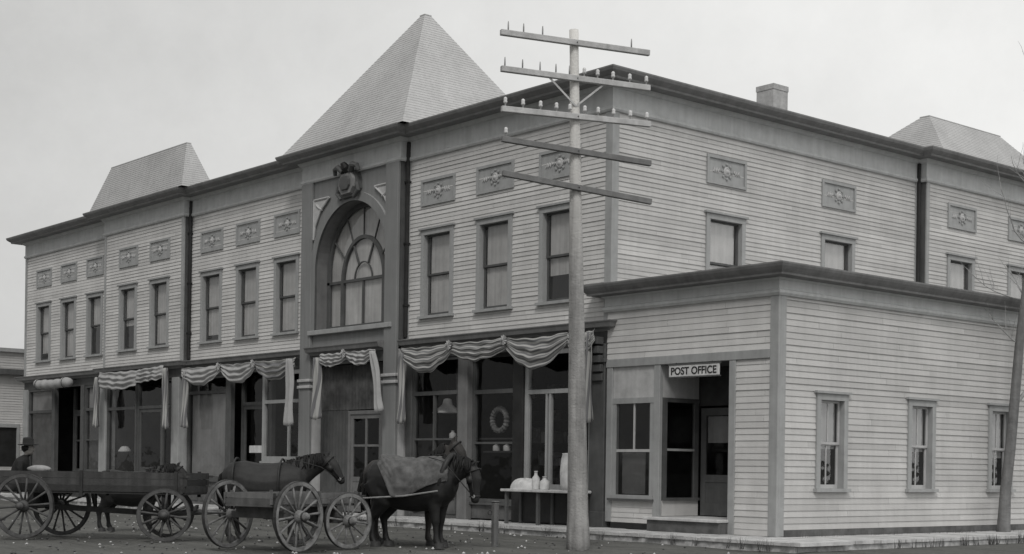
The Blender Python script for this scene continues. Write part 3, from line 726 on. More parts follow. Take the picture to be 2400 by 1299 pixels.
# ------------------------------------------------------------------ post office
def post_office():
    b = empty('post_office', (2.4, 4, 0), 0, 'single storey clapboard post office with heavy dark cornice and recessed corner entry', 'building')
    ff, fs = ffront(PF), fside(PX)
    # front siding: above the head band, right strip, bulkhead
    mb = MB(); siding(mb, ff, .0, PX, 3.86, 5.0, step=.126, kind='siding', seed=21); mb.build('wall', b); mb = MB(); siding(mb, ff, 3.72, PX, .17, 3.68, step=.126, kind='siding', seed=22); mb.build('wall', b)
    mb = MB(); siding(mb, ff, .05, 1.5, .3, .78, step=.11, kind='siding', seed=23); mb.build('wall', b)
    holes = []; W, H = 1.02, 1.92
    for u in (1.13, 4.27, 7.42, 10.6):
        put_window(b, (PX, u, 1.12), PI/2, W, H, shade=.55 if u < 7 else .6, mun=True, casing='trim', sashm='pale', shade_m='shade_pale'); holes.append((u+.03, u+W-.03, 1.12, 1.12+H-.02))
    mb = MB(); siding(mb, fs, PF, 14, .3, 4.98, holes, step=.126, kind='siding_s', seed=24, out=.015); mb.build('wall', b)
    mb = MB(); fbox(mb, fs, PF, 14, -.03, .03, .1, .298, 'found'); fbox(mb, ff, 3.72, PX-.04, -.03, .03, .1, .168, 'found'); mb.build('base_board', b)
    mb = MB(); mb.box(.05, PX-.02, 13.9, 14, .1, 5.3, 'siding0'); mb.build('rear_wall', b)
    mb = MB(); fbox(mb, ff, PX-.17, PX+.045, -.02, .045, .17, 5., 'trim'); fbox(mb, fs, PF+.02, PF+.2, -.02, .044, .17, 4.98, 'trim'); mb.build('corner_board', b, bevel=.008)
    mb = MB(); fbox(mb, ff, .0, PX-.175, -.05, .05, 3.68, 3.86, 'trim'); mb.build('head_band', b, bevel=.008)
    path = [(0, .0), (0, PF), (PX, PF), (PX, 14)]
    f = MB(); f.sweep([(-.02, 4.9), (.06, 4.9), (.10, 4.95), (.10, 5.0), (.055, 5.03), (.055, 5.2), (.12, 5.24), (-.02, 5.24)], path, 'frieze'); f.build('frieze', b)
    c = MB(); c.sweep([(-.1, 5.242), (.14, 5.242), (.34, 5.26), (.345, 5.3), (.39, 5.35), (.43, 5.41), (.45, 5.46), (.45, 5.49), (.1, 5.54), (-.1, 5.54)], path, 'crown_po'); c.build('cornice', b)
    r = MB(); r.box(.05, PX, PF, 14, 5.48, 5.52, 'roof_flat'); r.build('roof', b)
    # interior
    mb = MB(); mb.box(.06, PX-.1, 4.5, 4.6, .2, 4.9, 'interior'); mb.box(.06, PX-.1, .0, 4.5, .18, .2, 'interior'); mb.box(.06, PX-.1, 0., 4.5, 3.9, 3.93, 'interior'); mb.box(.03, .06, .0, 4.6, .2, 4.9, 'interior'); mb.build('interior_wall', b)
    # corner post and window posts
    for x0, x1, m in ((.02, .2, 'trim'), (1.46, 1.64, 'trim')):
        mb = MB(); fbox(mb, ff, x0, x1, -.06, .035, .3, 3.68, m); mb.build('window_post', b, bevel=.008)
    mb = MB(); fbox(mb, ff, 3.56, 3.73, -.3, .04, .17, 3.68, 'trim'); mb.build('door_post', b, bevel=.008)
    # front window with frosted transom
    mb = MB(); t = .11
    fbox(mb, ff, .2, 1.46, -.05, .05, .82, .90, 'trim'); fbox(mb, ff, .14, 1.5, -.02, .10, .77, .82, 'trim_dark')
    fbox(mb, ff, .2, 1.46, -.05, .03, 2.88, 3.0, 'trim'); fbox(mb, ff, .2, .2+t, -.05, .02, .9, 2.88, 'trim'); fbox(mb, ff, 1.46-t, 1.46, -.05, .02, .9, 2.88, 'trim')
    w = mb.build('window', b)
    s = MB(); fbox(s, ff, .31, 1.35, -.05, -.01, 1.83, 1.89, 'pale'); fbox(s, ff, .31, .36, -.05, -.01, .9, 1.83, 'trim_dark'); fbox(s, ff, .31, .36, -.05, -.01, 1.89, 2.88, 'trim_dark'); fbox(s, ff, 1.30, 1.35, -.05, -.01, .9, 1.83, 'trim_dark'); fbox(s, ff, 1.30, 1.35, -.05, -.01, 1.89, 2.88, 'trim_dark'); fbox(s, ff, .82, .86, -.05, -.01, 1.89, 2.88, 'pale'); link('sash', s.mesh('sash'), w)
    g = MB(); fbox(g, ff, .33, 1.33, -.035, -.03, .9, 2.88, 'glass_shop'); link('glass', g.mesh('glass'), w)
    k = MB(); fbox(k, ff, .38, 1.08, -.14, -.13, .92, 1.82, 'shade_pale'); link('shade', k.mesh('shade'), w)
    k = MB(); fbox(k, ff, .2, 1.46, -.04, -.01, 3.002, 3.68, 'shade_s'); o = k.build('transom_panel', b)
    # recessed entry: return window, door, floor, step
    x0 = 1.64; d = 1.2; yb = PF+d
    mb = MB(); mb.box(x0-.06, x0, PF+.07, yb, .47, .80, 'siding0'); mb.box(x0-.06, x0+.05, PF+.07, yb, .80, .86, 'trim_dark'); mb.box(x0-.06, x0+.012, PF+.07, yb, 2.9, 2.99, 'trim_dark')
    for y in (PF+.07, yb-.14): mb.box(x0-.06, x0+.01, y, y+.13, .86, 2.9, 'trim_dark')
    mb.box(x0-.05, x0+.006, PF+.2, yb-.14, 1.86, 1.91, 'trim')
    w = mb.build('window', b); g = MB(); g.box(x0-.03, x0-.025, PF+.2, yb-.14, .86, 2.9, 'glass_shop'); link('glass', g.mesh('glass'), w)
    k = MB(); k.box(x0-.04, x0-.01, PF+.07, yb, 2.992, 3.68, 'shade_s'); k.build('transom_panel', b)
    mb = MB(); mb.box(1.58, 3.73, yb+.06, yb+.1, 2.85, 3.9, 'interior'); mb.box(2.72, 3.6, yb+.06, yb+.1, .45, 2.85, 'trim_dark'); mb.box(3.6, 3.7, PF+.25, yb+.1, .45, 3.9, 'trim_dark')
    mb.box(x0, 3.6, PF+.02, yb+.06, 3.69, 3.72, 'trim_dark'); mb.build('entry_wall', b)
    dm = MB(); a, c = 1.68, 2.7; y = yb+.03
    dm.box(a, a+.14, y, y+.05, .48, 2.8, 'trim_dark'); dm.box(c-.14, c, y, y+.05, .48, 2.8, 'trim_dark'); dm.box(a+.14, c-.14, y, y+.05, 2.64, 2.8, 'trim_dark'); dm.box(a+.14, c-.14, y, y+.05, .48, .75, 'trim_dark'); dm.box(a+.14, c-.14, y, y+.05, 1.2, 1.36, 'trim_dark'); dm.box(a+.14, c-.14, y+.012, y+.04, .75, 1.2, 'trim_dark')
    door = dm.build('door', b); g = MB(); g.box(a+.12, c-.12, y+.02, y+.026, 1.36, 2.66, 'glass_shop'); link('glass', g.mesh('glass'), door)
    k = MB(); k.box(a+.16, c-.16, y+.05, y+.06, 2.05, 2.62, 'shade_pale'); link('curtain', k.mesh('curtain'), door)
    h = MB(); h.lathe([(.012, .0), (.012, .05), (.035, .06), (.035, .09), (.01, .1)], (c-.07, y, 1.3), 'iron', 10, 'y'); link('handle', h.mesh('handle'), door)
    mb = MB(); mb.box(1.5, 3.6, PF-.36, yb+.06, .40, .46, 'plank2'); mb.box(1.56, 3.58, PF-.3, PF-.02, .165, .398, 'found'); mb.box(.2, 1.5, PF-.05, PF-.0, .17, .29, 'black'); mb.build('entry_step', b, bevel=.01)
M['shade_s'] = mat('frosted_transom_paint', .42, .7, .25, 3, .3, .2)
post_office()
def sign():
    b = empty('sign', (2.72, -.22, 3.39), 0, 'white board sign reading POST OFFICE hung in the head of the recessed entry', 'sign')
    mb = MB(); mb.box(-.69, .69, -.02, .02, 0, .24, 'white'); mb.build('board', b, world=False, bevel=.006)
    mb = MB(); mb.box(-.71, .71, -.03, .03, -.025, -.0, 'trim_dark'); mb.box(-.71, .71, -.03, .03, .24, .265, 'trim_dark'); mb.build('sign_frame', b, world=False)
    c = bpy.data.curves.new('lettering', 'FONT'); c.body = 'POST OFFICE'; c.size = .215; c.align_x = 'CENTER'; c.extrude = .003; c.offset = .004
    t = bpy.data.objects.new('tmp', c); col.objects.link(t); bpy.context.view_layer.update()
    me = bpy.data.meshes.new_from_object(t.evaluated_get(bpy.context.evaluated_depsgraph_get())); bpy.data.objects.remove(t)
    me.materials.clear(); me.materials.append(M['black'])
    o = link('lettering', me, b, (0, -.025, .045)); o.rotation_euler = (PI/2, 0, 0)
    mb = MB(); mb.tube([(-.5, .0, .265), (-.5, .0, .295)], .01, 'iron', 6); mb.tube([(.5, 0, .265), (.5, 0, .295)], .01, 'iron', 6); mb.build('hanger', b, world=False)
sign()

# ------------------------------------------------------------------ neighbour building far left
def neighbour():
    b = empty('neighbouring_shop', (-41, 3, 0), 0, 'pale low building with dark band beyond the far left end of the shop block', 'building')
    fs = fside(-37.); mb = MB(); siding(mb, fs, -3, 16, .2, 6.0, [(.5, 1.5, 1.2, 3.0)], kind='siding_s', seed=31); mb.build('wall', b)
    mb = MB(); mb.box(-45, -37.1, -3, 16, .1, 5.9, 'siding0'); mb.build('rear_wall', b)
    mb = MB(); mb.box(-45.2, -36.85, -3.2, 16.2, 6.0, 6.16, 'trim'); mb.build('cornice', b)
    mb = MB(); fbox(mb, fs, -3, 16, 0, .3, 5.05, 5.28, 'trim_dark'); mb.build('band', b)
    mb = MB(); fbox(mb, fs, .5, 1.5, -.09, .05, 2.85, 3.0, 'trim'); fbox(mb, fs, .5, .6, -.09, .05, 1.2, 2.85, 'trim'); fbox(mb, fs, 1.4, 1.5, -.09, .05, 1.2, 2.85, 'trim'); w = mb.build('window', b)
    g = MB(); fbox(g, fs, .6, 1.4, -.06, -.04, 1.2, 2.85, 'black'); link('glass', g.mesh('glass'), w)
neighbour()

# ------------------------------------------------------------------ utility pole
def utility_pole():
    b = empty('utility_pole', (3.56, -4.19, 0), 0, 'tall weathered telegraph pole with five wooden crossarms in front of the shop corner', 'utility pole')
    mb = MB(); n = 22; rnd = random.Random(3)
    pts = [(-.14*(i/n)**1.1, -.16*(i/n)**1.1, -.25+i*(9.75/n)) for i in range(n+1)]
    mb.tube(pts, [max(.085, .205-.0062*i)+(.02 if i < 2 else 0)+rnd.uniform(-.004, .004) for i in range(n+1)], 'pole', 16)
    mb.build('pole', b, world=False, smooth=True)
    d = Vector((.345, .938, 0))
    arms = [(9.236, -.047, 'arm', 1), (8.58, -.049, 'arm', 5), (7.88, .0, 'arm', 5), (7.246, -.19, 'arm_dark', 1), (6.58, -.29, 'arm_dark', 0)]
    f = Vector((d.y, -d.x, 0))
    for z, dz, m, ins in arms:
        L = 2.95; t = (z+.25)/9.75; c = Vector((-.14*t, -.16*t, z)) + f*(.205-.0062*z*2.2+.03)
        v = Vector((d.x*L/2, d.y*L/2, dz/2)); mb = MB(); mb.beam(c-v, c+v, .085, .105, m)
        mb.beam(c-f*.25, c+f*.07, .02, .02, 'iron')
        a = mb.build('crossarm', b, world=False, bevel=.008)
        ks = [-.95, -.72, -.49, -.28, -.1, .1, .28, .49, .72, .95] if ins == 5 else ([-.95] if ins == 1 and m == 'arm_dark' else ([-.9, -.7, -.45, .75] if ins == 1 else []))
        for k in ks:
            p = c+v*k+Vector((0, 0, .05)); q = MB()
            faint = z > 9 or (z > 8.2 and k < 0)
            q.lathe([(.014, 0), (.014, .10), (.010, .15), (.006, .17)] if faint else [(.014, 0), (.014, .06), (.034, .06), (.038, .085), (.03, .11), (.034, .13), (.031, .155), (.015, .17)], p, 'pin' if faint else 'glassins', 10); q.build('insulator', a, world=False, smooth=True)
        if ins == 5 and z > 8:
            for s in (-1, 1):
                q = MB(); q.beam(c+v*.36*s-Vector((0, 0, .05)), c-Vector((0, 0, .5))-f*.02, .012, .035, 'arm'); q.build('brace', a, world=False)
utility_pole()

# ------------------------------------------------------------------ bunting on the shop fronts
def swag(x0, x1, zt0, zt1, hang, sag, y, m='stripe', folds=3.4, seed=0, stripes=5):
    mb = MB(); nu, nv = 44, 26; rnd = random.Random(seed); ph = rnd.uniform(0, 6); vs = []
    for i in range(nu+1):
        u = i/nu; par = 4*u*(1-u); x = x0+(x1-x0)*u; top = zt0+(zt1-zt0)*u - .12*sag*par
        h = hang*(.35+.0*u)+sag*par*.9
        for j in range(nv+1):
            v = j/nv; z = top-h*v**.9-.03*noise.noise((u*6, seed*1.3, 0))*v; yy = y-.03-.06*math.sin(v*PI*.9)*par**.5-.028*math.sin(v*folds*2*PI+ph+1.1*math.sin(u*5+ph))*(.25+par)-.02*math.sin(u*9+v*3+ph)-.035*noise.noise((u*7+seed, v*6, seed*.7))
            vs.append((x+.02*math.sin(v*5+ph), yy, z+.012*math.sin(u*23+ph)))
            mb.uv[len(vs)-1] = (u, v*stripes+.2)
    mb.add(vs, [(i*(nv+1)+j, (i+1)*(nv+1)+j, (i+1)*(nv+1)+j+1, i*(nv+1)+j+1) for i in range(nu) for j in range(nv)], m)
    return mb
def tail(x, zt, zb, w, y, m='stripe', lean=0., seed=0, stripes=4):
    mb = MB(); nu, nv = 14, 18; rnd = random.Random(seed); ph = rnd.uniform(0, 6); vs = []
    for i in range(nu+1):
        u = i/nu
        for j in range(nv+1):
            v = j/nv; ww = w*(.45+.55*v**.6); zig = .12*(1-abs(2*u-1))*v
            vs.append((x+(u-.5)*ww+lean*v+.02*math.sin(v*6+ph), y-.05-.05*math.sin(u*4*PI+ph)-.02*math.sin(v*7+u*3), zt-(zt-zb)*v+zig*-.6))
            mb.uv[len(vs)-1] = (v, (u*stripes+v*1.2) if m == 'stripe' else 0)
    mb.add(vs, [(i*(nv+1)+j, (i+1)*(nv+1)+j, (i+1)*(nv+1)+j+1, i*(nv+1)+j+1) for i in range(nu) for j in range(nv)], m)
    return mb
def rosette_tie(x, z, y):
    mb = MB(); n = 20; vs = [(x, y-.1, z)]
    for k in range(n): r = .13 if k % 2 else .10; vs.append((x+r*math.cos(2*PI*k/n), y-.05-(.04 if k % 2 else 0), z+r*math.sin(2*PI*k/n)))
    mb.add(vs, [(0, 1+k, 1+(k+1) % n) for k in range(n)], 'cloth'); return mb
def bunting():
    G = 'bunting on the shop fronts'
    def grp(x, label): return empty('bunting', (x, -.35, 4.5), 0, label, 'bunting', G)
    def sw(b, mb, name='swag'):
        o = mb.build(name, b, smooth=True); s = o.modifiers.new('thick', 'SOLIDIFY'); s.thickness = .004; return o
    b = grp(-22.3, 'plain pale cloth swag with narrow hanging ends on the second shop from the far left')
    y = -.56; sw(b, swag(-24.75, -21.9, 4.55, 4.52, 1.45, .12, y, 'cloth', seed=1)); sw(b, swag(-21.9, -19.95, 4.52, 4.6, 1.2, .02, y, 'cloth', seed=2))
    sw(b, tail(-24.85, 4.4, 2.7, .42, y, seed=3), 'tail'); sw(b, tail(-19.75, 4.5, 2.6, .42, y, 'stripe', lean=.1, seed=4), 'tail')
    b = grp(-15.8, 'pale folded swags with short striped ends over the shop left of the arched bay')
    y = -.33
    for i, (x0, x1) in enumerate(((-19.2, -16.65), (-16.65, -14.6), (-14.6, -12.4))): sw(b, swag(x0, x1, 4.5, 4.5, .7, .36, y, 'cloth' if i < 2 else 'stripe', seed=10+i, stripes=3))
    sw(b, tail(-18.85, 4.35, 2.62, .42, y, 'stripe', seed=14), 'tail'); sw(b, tail(-12.35, 4.45, 2.6, .46, y-.2, 'cloth', seed=15), 'tail')
    for x in (-16.65, -14.6): rosette_tie(x, 4.42, y-.06).build('rosette', b)
    b = grp(-9.6, 'two short swags with long striped ends across the doorway under the arched window')
    y = -.58; sw(b, swag(-10.75, -9.45, 4.5, 4.5, .6, .18, y, 'cloth', seed=20)); sw(b, swag(-9.45, -8.15, 4.5, 4.5, .6, .18, y, 'cloth', seed=21))
    sw(b, tail(-10.85, 4.4, 2.75, .5, y, 'stripe', lean=-.0, seed=22, stripes=3), 'tail'); sw(b, tail(-8.2, 4.45, 2.9, .34, y, 'cloth', lean=.34, seed=23), 'tail'); rosette_tie(-9.45, 4.44, y-.06).build('rosette', b)
    b = grp(-3.7, 'deep striped swags with twisted striped ends on the corner shop behind the telegraph pole')
    y = -.33
    for i, (x0, x1, s) in enumerate(((-7.3, -5.2, .42), (-5.2, -3.1, .22), (-3.1, -1.0, .52), (-1.0, -.1, .3))): sw(b, swag(x0, x1, 4.5, 4.52, .75, s, y, 'stripe', seed=30+i, stripes=9))
    sw(b, tail(-7.25, 4.35, 2.6, .38, y, 'stripe', seed=35), 'tail'); sw(b, tail(-.28, 4.45, 2.53, .42, y, 'stripe', seed=36, stripes=5), 'tail')
    for x in (-5.2, -3.1): rosette_tie(x, 4.45, y-.06).build('rosette', b)
    # rolled awning over shop one
    mb = MB(); n = 24; rnd = random.Random(9)
    mb.tube([(-30.6+3.1*i/n, -.42, 4.36+.02*math.sin(i*1.3)-.05*math.sin(PI*i/n)) for i in range(n+1)], [.10 if i in (0, n) else .17+rnd.uniform(-.015, .015) for i in range(n+1)], 'cloth', 12)
    r = empty('awning', (-29, -.42, 4.2), 0, 'rolled up white canvas awning over the far left shop door', 'awning'); mb.build('canvas', r, smooth=True)
    k = MB()
    for x in (-30.3, -27.9): k.beam((x, -.40, 4.48), (x, .0, 4.46), .04, .04, 'iron'); k.tube([(x, -.42+.19*math.cos(t*PI/6), 4.33+.2*math.sin(t*PI/6)) for t in range(13)], .012, 'iron', 5)
    k.build('bracket', r)
bunting()

# ------------------------------------------------------------------ wagons
def wheel(parent, pos, D, m, side, nsp=14, steer=0.):
    """wheel in the local x-z plane, hub along y; side=+1/-1 outward"""
    R = D/2
    def rim():
        mb = MB(); n = 48; prof = [(R-.075, -.024), (R-.012, -.028), (R-.012, .028), (R-.075, .024)]; vs = []; fs = []
        for k in range(n):
            a = 2*PI*k/n
            for r, y in prof: vs.append((r*math.cos(a), y, r*math.sin(a)))
        for k in range(n):
            for j in range(4): fs.append((k*4+j, k*4+(j+1) % 4, ((k+1) % n)*4+(j+1) % 4, ((k+1) % n)*4+j))
        mb.add(vs, fs, m); return mb.mesh('wheel')
    def tyre():
        mb = MB(); n = 48; prof = [(R-.0115, -.03), (R, -.03), (R, .03), (R-.0115, .03)]; vs = []; fs = []
        for k in range(n):
            a = 2*PI*k/n
            for r, y in prof: vs.append((r*math.cos(a), y, r*math.sin(a)))
        for k in range(n):
            for j in range(4): fs.append((k*4+j, k*4+(j+1) % 4, ((k+1) % n)*4+(j+1) % 4, ((k+1) % n)*4+j))
        mb.add(vs, fs, 'iron'); return mb.mesh('tyre')
    def hub():
        mb = MB(); mb.lathe([(.055, -.13), (.085, -.1), (.095, -.04), (.11, 0), (.1, .05), (.075, .1), (.07, .17), (.05, .19), (.045, .21)], (0, 0, 0), m, 14, 'y')
        mb.lathe([(.078, .10), (.08, .14)], (0, 0, 0), 'iron', 14, 'y'); return mb.mesh('hub', True)
    def spoke():
        mb = MB(); mb.tube([(0, .025, .09), (0, .012, R*.5), (0, 0, R-.07)], [.026, .019, .023], m, 6); return mb.mesh('spoke', True)
    w = link('wheel', cached(('rim', D, m), rim), parent, pos); w.rotation_euler = (0, 0, steer + (0 if side < 0 else PI))
    link('tyre', cached(('tyre', D), tyre), w); link('hub', cached(('hub', m), hub), w)
    for k in range(nsp):
        o = link('spoke', cached(('spoke', D, m), spoke), w); o.rotation_euler = (0, 2*PI*k/nsp+.13, 0)
    return w
def wagon(name, loc, rz, label, DR, DF, base, tread, bed, wm, bm_, steer=0., tongue=2.6, seat=False):
    """origin under the rear axle centre, x forward; -y is the right-hand side"""
    b = empty(name, loc, rz, label, 'wagon', 'wagons standing in the street')
    h = tread/2
    mb = MB(); mb.beam((0, -h, DR/2), (0, h, DR/2), .09, .11, bm_); mb.box(-.06, .06, -h+.25, h-.25, DR/2+.056, bed['z0']-.002, bm_); mb.build('rear_axle', b, world=False)
    ca, sa = math.cos(steer), math.sin(steer)
    mb = MB(); mb.beam((base+sa*h, -ca*h, DF/2), (base-sa*h, ca*h, DF/2), .09, .11, bm_); mb.obox((base, 0, (DF/2+.057+bed['z0'])/2), (ca, sa, 0), (-sa, ca, 0), (0, 0, 1), .06, h-.25, (bed['z0']-DF/2-.06)/2, bm_); mb.build('front_axle', b, world=False)
    mb = MB(); mb.beam((0.06, 0, DR/2-.02), (base-.06, 0, DF/2), .08, .1, bm_); mb.beam((.35, 0, DR/2), (.0, -h+.4, DR/2), .05, .06, bm_); mb.beam((.35, 0, DR/2), (.0, h-.4, DR/2), .05, .06, bm_); mb.build('reach_pole', b, world=False)
    for s in (-1, 1): wheel(b, (0, s*h, DR/2), DR, wm, s)
    for s in (-1, 1): wheel(b, (base-s*sa*h, s*ca*h, DF/2), DF, wm, s, 12, steer)
    if tongue:
        mb = MB(); mb.tube([(base+.1*ca, .1*sa, DF/2), (base+tongue*ca, tongue*sa, DF/2+.12)], [.05, .035], wm, 8); mb.beam((base+.55*ca-.7*sa*-1, .55*sa-.7*ca, DF/2+.12), (base+.55*ca-.7*sa, .55*sa+.7*ca, DF/2+.12), .05, .07, bm_); mb.build('tongue', b, world=False)
    rw = random.Random(int(DF*100+base*7)); x0, x1, w2, z0, z1 = bed['x0'], bed['x1'], bed['w']/2, bed['z0'], bed['z1']
    mb = MB(); mb.box(x0, x1, -w2, w2, z0, z0+.04, bm_); n = bed.get('n', 2); hh = (z1-z0-.04)/n
    for s in (-1, 1):
        for k in range(n): mb.box(x0+rw.uniform(-.03, .02), x1+rw.uniform(-.02, .03), s*w2-.018+rw.uniform(-.004, .004), s*w2+.018, z0+.042+k*hh, z0+.042+(k+1)*hh-.010, rw.choice((bm_, bm_+'_worn')))
        x = x0+.15
        while x < x1: mb.box(x, x+.06, s*(w2+.019)-(.03 if s < 0 else 0), s*(w2+.019)+(.03 if s > 0 else 0), z0-.06, z1+.02, bm_); x += (x1-x0-.36)/2+.0
    for xx in (x0, x1-.03):
        for k in range(n): mb.box(xx, xx+.03, -w2+.02, w2-.02, z0+.042+k*hh, z0+.042+(k+1)*hh-.010, rw.choice((bm_, bm_+'_worn')))
    mb.build('wagon_box', b, world=False)
    for s in (-1, 1):
        for xx in (x0+.02, x1-.10):
            mb = MB(); mb.box(xx, xx+.05, s*(w2+.022)-.004, s*(w2+.022)+.004, z0+.02, z1-.01, 'iron'); mb.box(xx-.01, xx+.2, s*(w2+.030)-.003, s*(w2+.030)+.003, z1-.09, z1-.05, 'iron'); mb.build('iron_strap', b, world=False)
    if seat:
        mb = MB(); mb.box(.35, .7, -w2+.03, w2-.03, z1+.12, z1+.16, bm_)
        for s in (-1, 1): mb.box(.42, .62, s*(w2-.1)-.03, s*(w2-.1)+.03, z1-.1, z1+.119, bm_)
        mb.build('seat', b, world=False)
    return b
t1 = math.atan2(.637, .77)
w1 = wagon('farm_wagon', (-3.95, -11.2, 0), t1, 'dark deep sided farm wagon at the far left of the street', 1.22, .98, 2.5, 1.5, dict(x0=-1.0, x1=3.1, w=1.05, z0=.86, z1=1.27, n=3), 'wheel_dark', 'wagon', steer=.35, tongue=2.2)
# second wagon: rear axle between its two rear wheels, heading for the shops
tr = Vector((2.455-.89, -9.496+9.944, 0)); rear = Vector(((2.455+.89)/2, (-9.496-9.944)/2, 0)); hd = math.atan2(tr.x, -tr.y)
w2 = wagon('flatbed_wagon', rear, hd, 'grey low sided wagon with pale dusty wheels seen from behind beside the blanketed horse', 1.18, .98, 1.5, 1.62, dict(x0=-.35, x1=1.95, w=1.05, z0=.74, z1=.98, n=2), 'wheel', 'wagon_grey', steer=-.25, tongue=0)

# ------------------------------------------------------------------ animals and people
def loft(bm, rings, n=14, lat=Vector((0, 1, 0))):
    """rings: (centre, r_in_plane, r_lateral)"""
    P = [Vector(r[0]) for r in rings]; loops = []
    for i, r in enumerate(rings):
        d = (P[min(i+1, len(P)-1)]-P[max(i-1, 0)]).normalized(); nn = lat.cross(d).normalized(); l2 = d.cross(nn)
        loops.append([bm.verts.new(P[i]+nn*r[1]*math.cos(2*PI*k/n)+l2*r[2]*math.sin(2*PI*k/n)) for k in range(n)])
    for a, b in zip(loops[:-1], loops[1:]):
        for k in range(n): bm.faces.new((a[k], a[(k+1) % n], b[(k+1) % n], b[k]))
    for lp, e in ((loops[0], rings[0]), (loops[-1], rings[-1])): bm.faces.new(lp)
def fuse(bm, name, voxel, m, smooth=6):
    bmesh.ops.recalc_face_normals(bm, faces=bm.faces); me = bpy.data.meshes.new(name+'_cage'); bm.to_mesh(me); bm.free()
    o = bpy.data.objects.new(name, me); col.objects.link(o)
    r = o.modifiers.new('r', 'REMESH'); r.mode = 'VOXEL'; r.voxel_size = voxel; r.use_smooth_shade = True
    s = o.modifiers.new('s', 'SMOOTH'); s.factor = .5; s.iterations = smooth
    bpy.context.view_layer.update()
    out = bpy.data.meshes.new_from_object(o.evaluated_get(bpy.context.evaluated_depsgraph_get())); out.name = name
    bpy.data.objects.remove(o); out.materials.clear(); out.materials.append(m if not isinstance(m, str) else M[m])
    out.polygons.foreach_set('use_smooth', [True]*len(out.polygons)); return out
TORSO = [((-.86, 0, 1.15), .12, .11), ((-.82, 0, 1.16), .24, .22), ((-.72, 0, 1.17), .35, .32), ((-.52, 0, 1.16), .41, .37), ((-.25, 0, 1.08), .44, .40), ((.05, 0, 1.06), .45, .41), ((.33, 0, 1.09), .45, .37), ((.53, 0, 1.13), .41, .31), ((.70, 0, 1.16), .32, .26), ((.80, 0, 1.16), .18, .16)]
def horse(name, loc, rz, s, label, coat, neck, head, stride=0., group='horses standing along the street', tailon=True):
    b = empty(name, loc, rz, label, 'horse', group); b.scale = (s, s, s)
    bm = bmesh.new(); loft(bm, TORSO, 18); loft(bm, neck, 14); loft(bm, head, 12)
    def thick(r): return [(c, a*1.22, b_*1.28) for c, a, b_ in r]
    for sy, st in ((1, stride), (-1, -stride)):
        y = sy*.18
        loft(bm, thick([((-.60, y*.9, 1.16), .27, .15), ((-.52, y*1.1, .92), .20, .13), ((-.50+st*.3, y*1.15, .78), .15, .105), ((-.60+st*.5, y*1.1, .63), .095, .07), ((-.71+st*.8, y*1.05, .49), .075, .052), ((-.69+st*.8, y*1.05, .40), .05, .04), ((-.675+st, y*1.05, .24), .042, .036), ((-.665+st, y*1.05, .14), .052, .046), ((-.63+st, y*1.05, .075), .05, .045), ((-.60+st, y*1.05, .05), .062, .058), ((-.59+st, y*1.05, .0), .075, .066)]), 12)
        loft(bm, thick([((.50, y*.9, 1.12), .20, .12), ((.50, y*1.0, .92), .16, .11), ((.46, y*1.0, .78), .11, .085), ((.47-st*.4, y*1.0, .62), .078, .065), ((.475-st*.7, y, .46), .062, .056), ((.475-st*.8, y, .38), .046, .042), ((.475-st, y, .24), .04, .036), ((.48-st, y, .14), .052, .046), ((.51-st, y, .075), .05, .045), ((.53-st, y, .05), .062, .058), ((.54-st, y, .0), .075, .066)]), 12)
    # ears on the poll
    hp, hq = Vector(head[0][0]), Vector(head[2][0]); hd_ = (hq-hp).normalized(); up = Vector((0, 1, 0)).cross(hd_); up = up if up.z > 0 or up.x > .5 else -up
    for sy in (-1, 1):
        e0 = hp + Vector((0, sy*.055, 0)) + up*.06; loft(bm, [(e0, .04, .03), (e0+up*.07-hd_*.02, .035, .025), (e0+up*.16-hd_*.03, .008, .008)], 8)
    link('body', fuse(bm, 'body', .02, coat), b)
    # eyes, mane, tail, hooves
    for sy in (-1, 1):
        q = MB(); c = hp.lerp(Vector(head[-1][0]), .36)+Vector((0, sy*.085, 0))+up*.035; q.lathe([(.004, -.02), (.018, -.012), (.022, 0), (.018, .012), (.004, .02)], c, 'black', 8); link('eye', q.mesh('eye', True), b)
    q = MB(); rnd = random.Random(4); N0 = [Vector(r[0]) for r in neck]; T = [r[1] for r in neck]
    for i in range(46):
        t = i/45*(len(N0)-1); k = min(int(t), len(N0)-2); f = t-k; p = N0[k].lerp(N0[k+1], f); d = (N0[k+1]-N0[k]).normalized(); nn = Vector((0, -1, 0)).cross(d)
        nn = nn if nn.z > 0 else -nn; a = p+nn*(T[k]*(1-f)+T[k+1]*f)*.98; sy = rnd.choice((-1, 1, 1)); L = rnd.uniform(.16, .27)
        q.tube([a, a+nn*.03+Vector((0, -sy*.05, 0)), a+Vector((rnd.uniform(-.03, .03), -sy*.12, -L*.5)), a+Vector((rnd.uniform(-.04, .04), -sy*.15, -L))], [.02, .022, .018, .005], 'hair', 5)
    link('mane', q.mesh('mane', True), b)
    q = MB()
    for i in range(16):
        dx, dy = rnd.uniform(-.05, .05), rnd.uniform(-.06, .06); q.tube([(-.80, dy*.3, 1.36), (-.90+dx*.3, dy*.6, 1.26), (-.93+dx, dy, .95), (-.90+dx, dy*1.2, .62+rnd.uniform(-.1, .1))], [.03, .035, .032, .006], 'hair', 6)
    link('tail', q.mesh('tail', True), b)
    q = MB(); H = [Vector(r[0]) for r in head]
    def band(k, g, w):
        d = (H[k+1]-H[k-1]).normalized(); nn = Vector((0, 1, 0)).cross(d).normalized()
        q.tube([H[k]+nn*(head[k][1]+g)*math.cos(2*PI*i/20)+Vector((0, 1, 0))*(head[k][2]+g)*math.sin(2*PI*i/20) for i in range(21)], w, 'leather', 6)
    band(4, .004, .013); band(1, .012, .014)
